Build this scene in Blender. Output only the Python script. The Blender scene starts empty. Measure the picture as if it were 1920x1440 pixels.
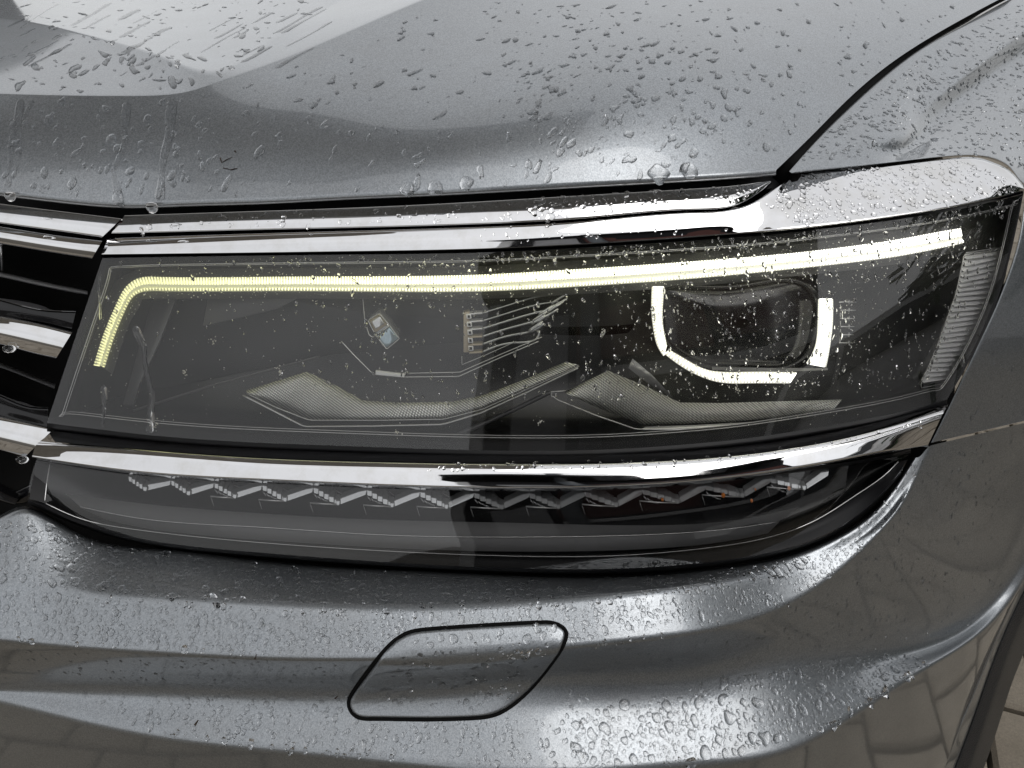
import bpy, bmesh, math, random
import numpy as np
from mathutils import Vector, Matrix
from mathutils.bvhtree import BVHTree

random.seed(7)
RNG = np.random.default_rng(11)
R = math.radians

# ------------------------------------------------------------------ camera, sky, sun, exposure
SC = bpy.context.scene
H, PITCH, FPX = 1.12, R(32.0), 1500.0            # camera height, tilt down, focal length in pixels of a 1920 px frame
cam_data = bpy.data.cameras.new('Camera')
cam_data.sensor_width = 36.0
cam_data.lens = 36.0 * FPX / 1920.0
cam_data.clip_start = 0.02
cam_data.clip_end = 600.0
cam = bpy.data.objects.new('Camera', cam_data)
SC.collection.objects.link(cam)
cam.location = (0, 0, H)
cam.rotation_euler = (math.pi / 2 - PITCH, 0, 0)
SC.camera = cam

SUN_EL, SUN_AZ = R(55), R(130)                  # overcast: a broad veiled sun behind and right of the camera
world = bpy.data.worlds.new('World')
SC.world = world
world.use_nodes = True
wn, wl = world.node_tree.nodes, world.node_tree.links
wn.clear()
sky = wn.new('ShaderNodeTexSky')
sky.sky_type = 'NISHITA'
sky.sun_disc = False
sky.sun_elevation = SUN_EL
sky.sun_rotation = SUN_AZ
sky.air_density = 1.0
sky.dust_density = 2.0
sky.ozone_density = 1.0
hs = wn.new('ShaderNodeHueSaturation')
hs.inputs['Saturation'].default_value = 0.22     # cloud cover takes the blue out
# even cloud deck, brighter overhead than at the horizon, softly uneven
wtc = wn.new('ShaderNodeTexCoord')
cl = wn.new('ShaderNodeTexNoise')
cl.inputs['Scale'].default_value = 2.2
cl.inputs['Detail'].default_value = 5.0
cr = wn.new('ShaderNodeMapRange')
cr.inputs['From Min'].default_value = 0.3
cr.inputs['From Max'].default_value = 0.7
cr.inputs['To Min'].default_value = 0.90
cr.inputs['To Max'].default_value = 1.08
wx = wn.new('ShaderNodeSeparateXYZ')
wz = wn.new('ShaderNodeMapRange')
wz.inputs['From Min'].default_value = 0.0
wz.inputs['From Max'].default_value = 1.0
wz.inputs['To Min'].default_value = 7.4
wz.inputs['To Max'].default_value = 8.6
wd = wn.new('ShaderNodeMath'); wd.operation = 'MULTIPLY'
wc = wn.new('ShaderNodeCombineColor')
wmix = wn.new('ShaderNodeMix'); wmix.data_type = 'RGBA'
wmix.inputs['Factor'].default_value = 0.58
bg = wn.new('ShaderNodeBackground')
bg.inputs['Strength'].default_value = 0.10
wo = wn.new('ShaderNodeOutputWorld')
wl.new(sky.outputs[0], hs.inputs['Color'])
wl.new(wtc.outputs['Generated'], cl.inputs['Vector'])
wl.new(wtc.outputs['Generated'], wx.inputs[0])
wl.new(wx.outputs['Z'], wz.inputs['Value'])
wl.new(cl.outputs[0], cr.inputs['Value'])
wl.new(wz.outputs[0], wd.inputs[0]); wl.new(cr.outputs[0], wd.inputs[1])
for ch in range(3): wl.new(wd.outputs[0], wc.inputs[ch])
wl.new(hs.outputs[0], wmix.inputs['A']); wl.new(wc.outputs[0], wmix.inputs['B'])
wl.new(wmix.outputs['Result'], bg.inputs['Color'])
wl.new(bg.outputs[0], wo.inputs['Surface'])

sun_d = bpy.data.lights.new('Sun', 'SUN')
sun_d.energy = 0.8
sun_d.angle = R(42)
sun_d.color = (1.0, 0.985, 0.965)
sun = bpy.data.objects.new('Sun', sun_d)
SC.collection.objects.link(sun)
sd = Vector((math.sin(SUN_AZ) * math.cos(SUN_EL), math.cos(SUN_AZ) * math.cos(SUN_EL), math.sin(SUN_EL)))
sun.rotation_euler = (-sd).to_track_quat('-Z', 'Y').to_euler()

SC.view_settings.view_transform = 'Standard'
SC.view_settings.look = 'None'
SC.view_settings.gamma = 1.0
SC.view_settings.exposure = 0.4
SC.view_settings.use_curve_mapping = False
SC.cycles.use_denoising = True
SC.cycles.max_bounces = 14
SC.cycles.transparent_max_bounces = 24
SC.cycles.transmission_bounces = 10
SC.cycles.glossy_bounces = 6
SC.cycles.sample_clamp_indirect = 6.0

# ------------------------------------------------------------------ the car's plan shape and reading points off it
def nat_spline(t, y):
    """natural cubic spline through (t, y); y may be (n,) or (n,k); returns a function"""
    t = np.asarray(t, float); y = np.asarray(y, float)
    if y.ndim == 1: y = y[:, None]
    n = len(t); h = np.diff(t)
    A = np.zeros((n, n)); r = np.zeros_like(y)
    A[0, 0] = A[-1, -1] = 1
    for i in range(1, n - 1):
        A[i, i-1] = h[i-1]; A[i, i] = 2*(h[i-1]+h[i]); A[i, i+1] = h[i]
        r[i] = 3*((y[i+1]-y[i])/h[i] - (y[i]-y[i-1])/h[i-1])
    c = np.linalg.solve(A, r)
    b = (y[1:]-y[:-1])/h[:, None] - h[:, None]*(2*c[:-1]+c[1:])/3
    d = (c[1:]-c[:-1])/(3*h[:, None])
    def f(x):
        x = np.atleast_1d(np.asarray(x, float))
        k = np.clip(np.searchsorted(t, x) - 1, 0, n - 2)
        s = (x - t[k])[:, None]
        return y[k] + b[k]*s + c[k]*s*s + d[k]*s**3
    return f

# distance of the car's skin in front of the photographer, seen from above (metres)
_BX = [-0.9, -0.6, -0.4, -0.2, 0.0, 0.12, 0.22, 0.30, 0.38, 0.45, 0.52, 0.60, 0.70, 0.80, 1.3]
_BY = [0.60, 0.515, 0.475, 0.456, 0.456, 0.465, 0.481, 0.501, 0.528, 0.557, 0.590, 0.632, 0.690, 0.752, 1.09]
_BF = nat_spline(_BX, _BY)
def plan(x): return _BF(np.clip(x, -0.9, 1.3))[:, 0]

CP, SP = math.cos(PITCH), math.sin(PITCH)
def ray(u, v):
    a = (np.asarray(u, float) - 960.0) / FPX
    b = (720.0 - np.asarray(v, float)) / FPX
    return a, CP + SP*b, -SP + CP*b

def fwd(u):
    """how far the nose below the headlight stands forward of its top, less towards the side of the car"""
    return -.022 + .012*np.clip((np.asarray(u, float)-1450.0)/400.0, 0, 1)
def skin(u, v, d):
    """points of the car's skin in the sight line (u, v), set back by d from the plan curve"""
    u, v, d = np.broadcast_arrays(np.asarray(u, float), np.asarray(v, float), np.asarray(d, float))
    rx, ry, rz = ray(u, v)
    lo = np.full(u.shape, 0.05); hi = np.full(u.shape, 3.0)
    for _ in range(48):
        m = 0.5*(lo+hi)
        g = m*ry - plan((m*rx).ravel()).reshape(u.shape) - d
        lo = np.where(g < 0, m, lo); hi = np.where(g < 0, hi, m)
    m = 0.5*(lo+hi)
    return np.stack([m*rx, m*ry, H + m*rz], -1)

def at_y(u, v, Y):
    rx, ry, rz = ray(u, v)
    m = np.asarray(Y, float)/ry
    return np.stack([m*rx, m*ry, H + m*rz], -1)

def pts3(row, n, absolute=False, t=None, low=None):
    """a row of (u, v, d) control points -> n smooth points in space"""
    a = np.asarray(row, float)
    if t is None:
        t = np.concatenate([[0], np.cumsum(np.hypot(np.diff(a[:, 0]), np.diff(a[:, 1])) + 1e-6)])
        t /= t[-1]
    if low is not None:
        a = a.copy(); a[:, 2] += fwd(a[:, 0])*low
    q = nat_spline(t, a)(np.linspace(0, 1, n)) if len(a) > 2 else a[0] + (a[1]-a[0])*np.linspace(0, 1, n)[:, None]
    return at_y(q[:, 0], q[:, 1], q[:, 2]) if absolute else skin(q[:, 0], q[:, 1], q[:, 2])

def common_t(rows):
    acc = None
    for r in rows:
        a = np.asarray(r, float)
        s = np.hypot(np.diff(a[:, 0]), np.diff(a[:, 1])) + 4.0
        s = s/s.sum()
        acc = s if acc is None else acc + s
    t = np.concatenate([[0], np.cumsum(acc)])
    return t/t[-1]

def rounded(P, rr, nb=6, ns=3):
    """P: (rows, n, 3); joins the rows with straight flanks and corners rounded by the share rr of the flank"""
    out = [P[0]]
    m = len(P)
    for i in range(1, m-1):
        r = rr[i]
        if r < 0:      # rounding given in metres
            r1 = np.clip(-r/(np.linalg.norm(P[i-1]-P[i], axis=1, keepdims=True)+1e-9), 0, .45)
            r2 = np.clip(-r/(np.linalg.norm(P[i+1]-P[i], axis=1, keepdims=True)+1e-9), 0, .45)
        else:
            r1 = r2 = r
        a = P[i] + (P[i-1]-P[i])*r1
        b = P[i] + (P[i+1]-P[i])*r2
        prev = out[-1]
        for k in range(1, ns):
            out.append(prev + (a-prev)*(k/ns))
        for k in range(nb+1):
            s = k/nb
            out.append((1-s)**2*a + 2*s*(1-s)*P[i] + s*s*b)
    prev = out[-1]
    for k in range(1, ns+1):
        out.append(prev + (P[-1]-prev)*(k/ns))
    return np.array(out)

def grid_mesh(G, name, flip=False, wrap=False):
    m, n, _ = G.shape
    v = G.reshape(-1, 3)
    f = []
    for i in range(m-1):
        for j in range(n if wrap else n-1):
            j2 = (j+1) % n
            q = (i*n+j, i*n+j2, (i+1)*n+j2, (i+1)*n+j)
            f.append(q[::-1] if flip else q)
    me = bpy.data.meshes.new(name)
    me.from_pydata(v.tolist(), [], f)
    return me

MATS = {}
def obj(name, me, mat, parent=None, smooth=True, angle=None):
    if isinstance(me, bmesh.types.BMesh):
        b = me; me = bpy.data.meshes.new(name); b.to_mesh(me); b.free()
    me.name = name
    if smooth:
        me.polygons.foreach_set('use_smooth', [True]*len(me.polygons))
        if angle: me.set_sharp_from_angle(angle=R(angle))
    me.materials.clear()
    me.materials.append(MATS[mat] if isinstance(mat, str) else mat)
    me.update()
    o = bpy.data.objects.new(name, me)
    SC.collection.objects.link(o)
    if parent is not None: o.parent = parent
    return o

def join(meshes, name):
    vs, fs, k = [], [], 0
    for me in meshes:
        n = len(me.vertices)
        co = np.empty(n*3, np.float32); me.vertices.foreach_get('co', co)
        vs.append(co.reshape(-1, 3))
        fs += [tuple(k+i for i in p.vertices) for p in me.polygons]
        k += n
    me = bpy.data.meshes.new(name)
    me.from_pydata(np.concatenate(vs).tolist(), [], fs)
    return me

def loft(name, rows, rr, n=140, absolute=False, flip=False, nb=6, ns=3, low=None):
    """low: share of the forward shift each row takes (one number or one per row)"""
    t = common_t(rows)
    lw = low if isinstance(low, (list, tuple)) else [low]*len(rows)
    P = np.array([pts3(r, n, absolute, t, w) for r, w in zip(rows, lw)])
    return grid_mesh(rounded(P, rr, nb, ns), name, flip)

def shaded(me, name='s'): return me

def frame_of(d):
    d = d/np.linalg.norm(d)
    a = np.array([0, 0, 1.0]) if abs(d[2]) < 0.9 else np.array([1.0, 0, 0])
    x = np.cross(a, d); x /= np.linalg.norm(x)
    return x, np.cross(d, x)

def tube_mesh(P, r, name='tube', seg=6, closed=False, r2=None, cap=True):
    """round or oval bar along the points P; r across, r2 in the other direction"""
    P = np.asarray(P, float); n = len(P); r2 = r2 or r
    T = np.gradient(P, axis=0) if not closed else (np.roll(P, -1, 0)-np.roll(P, 1, 0))
    rings = []
    x0 = None
    for i in range(n):
        t = T[i]/np.linalg.norm(T[i])
        if x0 is None: x0, _ = frame_of(t)
        x0 = x0 - t*np.dot(x0, t); x0 /= np.linalg.norm(x0)
        y0 = np.cross(t, x0)
        a = np.linspace(0, 2*math.pi, seg, endpoint=False)
        ri = r[i] if hasattr(r, '__len__') else r
        rings.append(P[i] + np.outer(np.cos(a), x0)*ri + np.outer(np.sin(a), y0)*(ri if not hasattr(r2, '__len__') and r2 == r else r2))
    G = np.array(rings)
    v = G.reshape(-1, 3).tolist(); f = []
    for i in range(n if closed else n-1):
        i2 = (i+1) % n
        for j in range(seg):
            j2 = (j+1) % seg
            f.append((i*seg+j, i*seg+j2, i2*seg+j2, i2*seg+j))
    if cap and not closed:
        f.append(tuple(range(seg))[::-1]); f.append(tuple((n-1)*seg+j for j in range(seg)))
    me = bpy.data.meshes.new(name)
    me.from_pydata(v, [], f)
    return me

def face_eye(me):
    """turn a skin so that its front faces the outside of the car"""
    p = me.polygons[len(me.polygons)//2]
    if p.normal.dot(Vector((0, 0, H)) - p.center) < 0: me.flip_normals()
    return me
def empty(name, loc=(0, 0, 0), parent=None):
    o = bpy.data.objects.new(name, None)
    o.empty_display_size = 0.05
    SC.collection.objects.link(o)
    o.location = loc
    if parent is not None: o.parent = parent
    return o

def tag(o, label=None, cat=None, group=None, kind=None):
    if label: o['label'] = label
    if cat: o['category'] = cat
    if group: o['group'] = group
    if kind: o['kind'] = kind
    return o

# ------------------------------------------------------------------ materials
def mat(name):
    m = bpy.data.materials.new(name); m.use_nodes = True
    n = m.node_tree.nodes; l = m.node_tree.links
    b = n.get('Principled BSDF')
    MATS[name] = m
    return m, n, l, b

def noise(n, l, scale, detail=3.0, rough=0.5, coord='Object', vec=None):
    tc = n.new('ShaderNodeTexCoord')
    t = n.new('ShaderNodeTexNoise')
    t.inputs['Scale'].default_value = scale
    t.inputs['Detail'].default_value = detail
    t.inputs['Roughness'].default_value = rough
    if vec is not None:
        mp = n.new('ShaderNodeMapping'); mp.inputs['Scale'].default_value = vec
        l.new(tc.outputs[coord], mp.inputs[0]); l.new(mp.outputs[0], t.inputs['Vector'])
    else:
        l.new(tc.outputs[coord], t.inputs['Vector'])
    return t

def ramp(n, l, src, a, b, c0, c1):
    r = n.new('ShaderNodeValToRGB')
    r.color_ramp.elements[0].position = a; r.color_ramp.elements[0].color = (*c0, 1)
    r.color_ramp.elements[1].position = b; r.color_ramp.elements[1].color = (*c1, 1)
    l.new(src, r.inputs[0])
    return r

# metallic paint: flakes under a clear coat, a film of road dirt and drying marks
m, n, l, b = mat('grey_metallic_paint')
fl = n.new('ShaderNodeTexVoronoi'); fl.inputs['Scale'].default_value = 1500
tc = n.new('ShaderNodeTexCoord'); l.new(tc.outputs['Object'], fl.inputs['Vector'])
fr = ramp(n, l, fl.outputs['Color'], 0.1, 0.9, (0.228, 0.245, 0.263), (0.372, 0.396, 0.420))
dirt = noise(n, l, 26, 6, 0.62)
dr = ramp(n, l, dirt.outputs[0], 0.35, 0.7, (0, 0, 0), (1, 1, 1))
mx = n.new('ShaderNodeMix'); mx.data_type = 'RGBA'
mfac = n.new('ShaderNodeMath'); mfac.operation = 'MULTIPLY'; mfac.inputs[1].default_value = 0.20
l.new(dr.outputs[0], mfac.inputs[0]); l.new(mfac.outputs[0], mx.inputs['Factor'])
l.new(fr.outputs[0], mx.inputs['A']); mx.inputs['B'].default_value = (0.235, 0.23, 0.222, 1)
l.new(mx.outputs['Result'], b.inputs['Base Color'])
b.inputs['Metallic'].default_value = 0.92
rr_ = n.new('ShaderNodeMapRange'); l.new(dirt.outputs[0], rr_.inputs['Value'])
rr_.inputs['To Min'].default_value = 0.34; rr_.inputs['To Max'].default_value = 0.44
l.new(rr_.outputs[0], b.inputs['Roughness'])
nm = n.new('ShaderNodeBump'); nm.inputs['Strength'].default_value = 0.10; nm.inputs['Distance'].default_value = 0.0004
l.new(fl.outputs['Distance'], nm.inputs['Height']); l.new(nm.outputs[0], b.inputs['Normal'])
b.inputs['Coat Weight'].default_value = 1.0
b.inputs['Coat IOR'].default_value = 1.5
cd = n.new('ShaderNodeMapRange'); l.new(dirt.outputs[0], cd.inputs['Value'])
cd.inputs['To Min'].default_value = 0.02; cd.inputs['To Max'].default_value = 0.09
l.new(cd.outputs[0], b.inputs['Coat Roughness'])

m, n, l, b = mat('chrome')
b.inputs['Metallic'].default_value = 1.0
t = noise(n, l, 60, 6, 0.65)
c = ramp(n, l, t.outputs[0], 0.45, 0.75, (0.82, 0.82, 0.83), (0.72, 0.71, 0.69))
l.new(c.outputs[0], b.inputs['Base Color'])
q = n.new('ShaderNodeMapRange'); l.new(t.outputs[0], q.inputs['Value'])
q.inputs['From Min'].default_value = 0.4; q.inputs['From Max'].default_value = 0.8
q.inputs['To Min'].default_value = 0.015; q.inputs['To Max'].default_value = 0.07
l.new(q.outputs[0], b.inputs['Roughness'])

m, n, l, b = mat('gloss_black')
b.inputs['Base Color'].default_value = (0.006, 0.006, 0.007, 1)
b.inputs['Roughness'].default_value = 0.12
m, n, l, b = mat('satin_black')
b.inputs['Base Color'].default_value = (0.007, 0.007, 0.008, 1)
b.inputs['Roughness'].default_value = 0.5
b.inputs['Specular IOR Level'].default_value = 0.25
m, n, l, b = mat('void_black')
b.inputs['Base Color'].default_value = (0.003, 0.003, 0.003, 1)
b.inputs['Roughness'].default_value = 0.8
b.inputs['Specular IOR Level'].default_value = 0.1
m, n, l, b = mat('lamp_housing')
b.inputs['Base Color'].default_value = (0.008, 0.008, 0.009, 1)
b.inputs['Roughness'].default_value = 0.32
m, n, l, b = mat('lamp_shelf')
b.inputs['Base Color'].default_value = (0.10, 0.10, 0.104, 1)
b.inputs['Roughness'].default_value = 0.28
m, n, l, b = mat('lamp_ledge')
b.inputs['Base Color'].default_value = (0.26, 0.26, 0.265, 1)
b.inputs['Roughness'].default_value = 0.35
m, n, l, b = mat('grained_plastic')
b.inputs['Base Color'].default_value = (0.016, 0.017, 0.019, 1)
b.inputs['Roughness'].default_value = 0.42
v_ = n.new('ShaderNodeTexVoronoi'); v_.inputs['Scale'].default_value = 600
tc = n.new('ShaderNodeTexCoord'); l.new(tc.outputs['Object'], v_.inputs['Vector'])
bm_ = n.new('ShaderNodeBump'); bm_.inputs['Strength'].default_value = 0.6; bm_.inputs['Distance'].default_value = 0.001
l.new(v_.outputs['Distance'], bm_.inputs['Height']); l.new(bm_.outputs[0], b.inputs['Normal'])

# clear lamp lens: what is not mirrored goes straight through
m, n, l, b = mat('clear_lens')
n.remove(b)
out = n['Material Output']
fz = n.new('ShaderNodeFresnel'); fz.inputs['IOR'].default_value = 1.58
f2 = n.new('ShaderNodeMath'); f2.operation = 'MULTIPLY'; f2.inputs[1].default_value = 1.5; f2.use_clamp = True
gl = n.new('ShaderNodeBsdfGlossy'); gl.inputs['Roughness'].default_value = 0.012
tr = n.new('ShaderNodeBsdfTransparent'); tr.inputs['Color'].default_value = (0.94, 0.94, 0.935, 1)
ms = n.new('ShaderNodeMixShader')
l.new(fz.outputs[0], f2.inputs[0]); l.new(f2.outputs[0], ms.inputs[0])
l.new(tr.outputs[0], ms.inputs[1]); l.new(gl.outputs[0], ms.inputs[2])
# a thin road film, added for the glow round the lit guides, scatters light
tlc = n.new('ShaderNodeBsdfTranslucent'); tlc.inputs['Color'].default_value = (0.9, 0.9, 0.86, 1)
ft = noise(n, l, 45, 5, .65)
fm = n.new('ShaderNodeMapRange'); l.new(ft.outputs[0], fm.inputs['Value'])
fm.inputs['From Min'].default_value = .3; fm.inputs['From Max'].default_value = .7
fm.inputs['To Min'].default_value = .012; fm.inputs['To Max'].default_value = .05
m2 = n.new('ShaderNodeMixShader')
l.new(fm.outputs[0], m2.inputs[0]); l.new(ms.outputs[0], m2.inputs[1]); l.new(tlc.outputs[0], m2.inputs[2])
l.new(m2.outputs[0], out.inputs['Surface'])

m, n, l, b = mat('clear_plastic')           # light guides and cut blocks inside the lamps
b.inputs['Base Color'].default_value = (0.66, 0.67, 0.68, 1)
b.inputs['Roughness'].default_value = 0.12
b.inputs['Metallic'].default_value = 0.6
b.inputs['Transmission Weight'].default_value = 0.15
b.inputs['IOR'].default_value = 1.5
m, n, l, b = mat('bright_edge')
b.inputs['Base Color'].default_value = (0.62, 0.62, 0.62, 1)
b.inputs['Roughness'].default_value = 0.2
b.inputs['Metallic'].default_value = 0.6
m, n, l, b = mat('silver_reflector')        # finely ribbed aluminised trim
b.inputs['Metallic'].default_value = 1.0
wv = n.new('ShaderNodeTexWave'); wv.wave_type = 'BANDS'; wv.bands_direction = 'DIAGONAL'
wv.inputs['Scale'].default_value = 230; wv.inputs['Distortion'].default_value = 0.6; wv.inputs['Detail'].default_value = 1.0
tc = n.new('ShaderNodeTexCoord'); l.new(tc.outputs['Object'], wv.inputs['Vector'])
c = ramp(n, l, wv.outputs[0], 0.25, 0.75, (0.40, 0.40, 0.385), (0.97, 0.97, 0.93))
l.new(c.outputs[0], b.inputs['Base Color'])
b.inputs['Roughness'].default_value = 0.5
m, n, l, b = mat('reflex_white')
b.inputs['Base Color'].default_value = (0.94, 0.94, 0.95, 1)
b.inputs['Roughness'].default_value = 0.3
b.inputs['Metallic'].default_value = 0.0
m, n, l, b = mat('led_board')
b.inputs['Base Color'].default_value = (0.42, 0.36, 0.27, 1)
b.inputs['Roughness'].default_value = 0.4
b.inputs['Metallic'].default_value = 0.5
m, n, l, b = mat('amber_led')
b.inputs['Base Color'].default_value = (0.75, 0.22, 0.03, 1)
b.inputs['Roughness'].default_value = 0.4
m, n, l, b = mat('dark_glass')
b.inputs['Base Color'].default_value = (0.004, 0.004, 0.005, 1)
b.inputs['Roughness'].default_value = 0.14
m, n, l, b = mat('blue_glass')
b.inputs['Base Color'].default_value = (0.42, 0.52, 0.58, 1)
b.inputs['Roughness'].default_value = 0.08
b.inputs['Metallic'].default_value = 0.5

def glow(name, strength, c_left, c_right, x0, x1, gain=2.6, body=(0.75, 0.75, 0.6)):
    m, n, l, b = mat(name)
    tc = n.new('ShaderNodeTexCoord'); sx = n.new('ShaderNodeSeparateXYZ'); l.new(tc.outputs['Object'], sx.inputs[0])
    mr = n.new('ShaderNodeMapRange'); l.new(sx.outputs[0], mr.inputs['Value'])
    mr.inputs['From Min'].default_value = x0; mr.inputs['From Max'].default_value = x1
    r = ramp(n, l, mr.outputs[0], 0.0, 1.0, c_left, c_right)
    l.new(r.outputs[0], b.inputs['Emission Color'])
    st = n.new('ShaderNodeMapRange'); l.new(mr.outputs[0], st.inputs['Value'])
    st.inputs['To Min'].default_value = strength*0.6; st.inputs['To Max'].default_value = strength*gain
    l.new(st.outputs[0], b.inputs['Emission Strength'])
    b.inputs['Base Color'].default_value = (*body, 1)
    b.inputs['Roughness'].default_value = 0.25
# the lit light guide: greener far from the diode, whiter near it
glow('guide_glow', 0.45, (0.66, 0.67, 0.34), (1.0, 0.98, 0.88), -0.25, 0.25, 1.25)
glow('guide_rib_glow', 1.5, (0.93, 0.91, 0.46), (1.0, 0.99, 0.95), -0.25, 0.25, 2.2)
glow('ring_glow', 0.60, (1.0, 0.97, 0.84), (1.0, 0.99, 0.93), 0.05, 0.25, 1.0)
glow('ring_rib_glow', 1.7, (1.0, 0.97, 0.86), (1.0, 0.99, 0.95), 0.05, 0.25, 1.0)

m, n, l, b = mat('water')
b.inputs['Base Color'].default_value = (1, 1, 1, 1)
b.inputs['Roughness'].default_value = 0.0
b.inputs['Transmission Weight'].default_value = 1.0
b.inputs['IOR'].default_value = 1.333
m, n, l, b = mat('dust')
n.remove(b)
df = n.new('ShaderNodeBsdfDiffuse'); df.inputs['Color'].default_value = (0.60, 0.59, 0.55, 1)
tl = n.new('ShaderNodeBsdfTranslucent'); tl.inputs['Color'].default_value = (0.85, 0.84, 0.76, 1)
ms = n.new('ShaderNodeMixShader'); ms.inputs[0].default_value = 0.65
l.new(df.outputs[0], ms.inputs[1]); l.new(tl.outputs[0], ms.inputs[2]); l.new(ms.outputs[0], n['Material Output'].inputs['Surface'])
m, n, l, b = mat('dry_leaf_bit')
b.inputs['Base Color'].default_value = (0.035, 0.022, 0.014, 1)
b.inputs['Roughness'].default_value = 0.8

m, n, l, b = mat('paving')
t1 = noise(n, l, 14, 6, 0.6); t2 = noise(n, l, 420, 4, 0.7)
oi = n.new('ShaderNodeObjectInfo')
c1 = ramp(n, l, t1.outputs[0], 0.3, 0.75, (0.205, 0.174, 0.132), (0.33, 0.288, 0.228))
c2 = ramp(n, l, t2.outputs[0], 0.3, 0.72, (0.45, 0.45, 0.45), (1, 1, 1))
mm = n.new('ShaderNodeMix'); mm.data_type = 'RGBA'; mm.blend_type = 'MULTIPLY'; mm.inputs['Factor'].default_value = 0.65
l.new(c1.outputs[0], mm.inputs['A']); l.new(c2.outputs[0], mm.inputs['B'])
hv = n.new('ShaderNodeHueSaturation'); l.new(mm.outputs['Result'], hv.inputs['Color'])
vr = n.new('ShaderNodeMapRange'); l.new(oi.outputs['Random'], vr.inputs['Value'])
vr.inputs['To Min'].default_value = 0.8; vr.inputs['To Max'].default_value = 1.12
l.new(vr.outputs[0], hv.inputs['Value'])
l.new(hv.outputs[0], b.inputs['Base Color'])
b.inputs['Roughness'].default_value = 0.75
bp = n.new('ShaderNodeBump'); bp.inputs['Strength'].default_value = 0.5; bp.inputs['Distance'].default_value = 0.002
l.new(t2.outputs[0], bp.inputs['Height']); l.new(bp.outputs[0], b.inputs['Normal'])
m, n, l, b = mat('joint_sand')
t1 = noise(n, l, 90, 4, 0.6)
c1 = ramp(n, l, t1.outputs[0], 0.3, 0.7, (0.035, 0.03, 0.022), (0.08, 0.068, 0.05))
l.new(c1.outputs[0], b.inputs['Base Color']); b.inputs['Roughness'].default_value = 0.95

# ------------------------------------------------------------------ ground
def box_bm(bm, c, s, bev=0.0):
    r = bmesh.ops.create_cube(bm, size=1.0)
    bmesh.ops.scale(bm, vec=s, verts=r['verts'])
    bmesh.ops.translate(bm, vec=c, verts=r['verts'])
    if bev:
        e = list({e for v in r['verts'] for e in v.link_edges})
        bmesh.ops.bevel(bm, geom=e, offset=bev, segments=1, affect='EDGES', profile=0.6)

g = bpy.data.meshes.new('ground')
g.from_pydata([(-150, -150, 0), (150, -150, 0), (150, 150, 0), (-150, 150, 0)], [], [(0, 1, 2, 3)])
ground = tag(obj('ground', g, 'joint_sand', smooth=False), kind='structure')
# concrete pavers, laid square to the car
PW, PGAP, PA = 0.165, 0.009, R(-20)
bm = bmesh.new()
box_bm(bm, (0, 0, 0.0), (PW-PGAP, PW-PGAP, 0.05), 0.006)
bmesh.ops.triangulate(bm, faces=bm.faces[:])
pav = bpy.data.meshes.new('paving_stone'); bm.to_mesh(pav); bm.free()
pav.materials.append(MATS['paving'])
ca, sa = math.cos(PA), math.sin(PA)
cells = []
for i in range(-28, 29):
    for j in range(-24, 29):
        sx = (i + (0.5 if j % 2 else 0.0))*PW; sy = j*PW
        x, y = 0.79 + ca*sx - sa*sy, 0.70 + sa*sx + ca*sy
        cells.append((math.hypot(x-0.8, y-0.72), x, y))
cells.sort()
far_v, far_f = [], []
pv = np.array([v.co[:] for v in pav.vertices]); pf = [tuple(p.vertices) for p in pav.polygons]
for k, (dist, x, y) in enumerate(cells):
    dz = 0.004 + 0.0015*random.uniform(-1, 1)
    if k < 120:
        o = bpy.data.objects.new('paving_stone', pav)
        SC.collection.objects.link(o)
        o.location = (x, y, dz); o.rotation_euler = (R(random.uniform(-.3, .3)), R(random.uniform(-.3, .3)), PA + R(random.uniform(-.6, .6)))
        o.parent = ground
    else:
        b0 = len(far_v)
        q = pv @ np.array([[ca, sa, 0], [-sa, ca, 0], [0, 0, 1]]) + (x, y, dz)
        far_v += q.tolist(); far_f += [tuple(b0+i for i in f) for f in pf]
me = bpy.data.meshes.new('paving'); me.from_pydata(far_v, [], far_f)
tag(obj('paving', me, 'paving', ground, smooth=False), kind='stuff')

# ------------------------------------------------------------------ the car
car = tag(empty('parked_car', (0.15, 0.9, 0)), 'wet dark grey metallic car with its daytime running light on, front corner', 'car')
car.matrix_parent_inverse = Matrix()
def cpart(name, me, mat_, parent=None, **k):
    p = parent or car
    o = obj(name, me, mat_, p, **k)
    o.matrix_parent_inverse = Matrix.Translation((0.15, 0.9, 0)).inverted()
    return o
def csub(name, me, mat_, parent, **k):         # parent already sits at the world origin of the car's parts
    return obj(name, me, mat_, parent, **k)

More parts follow.
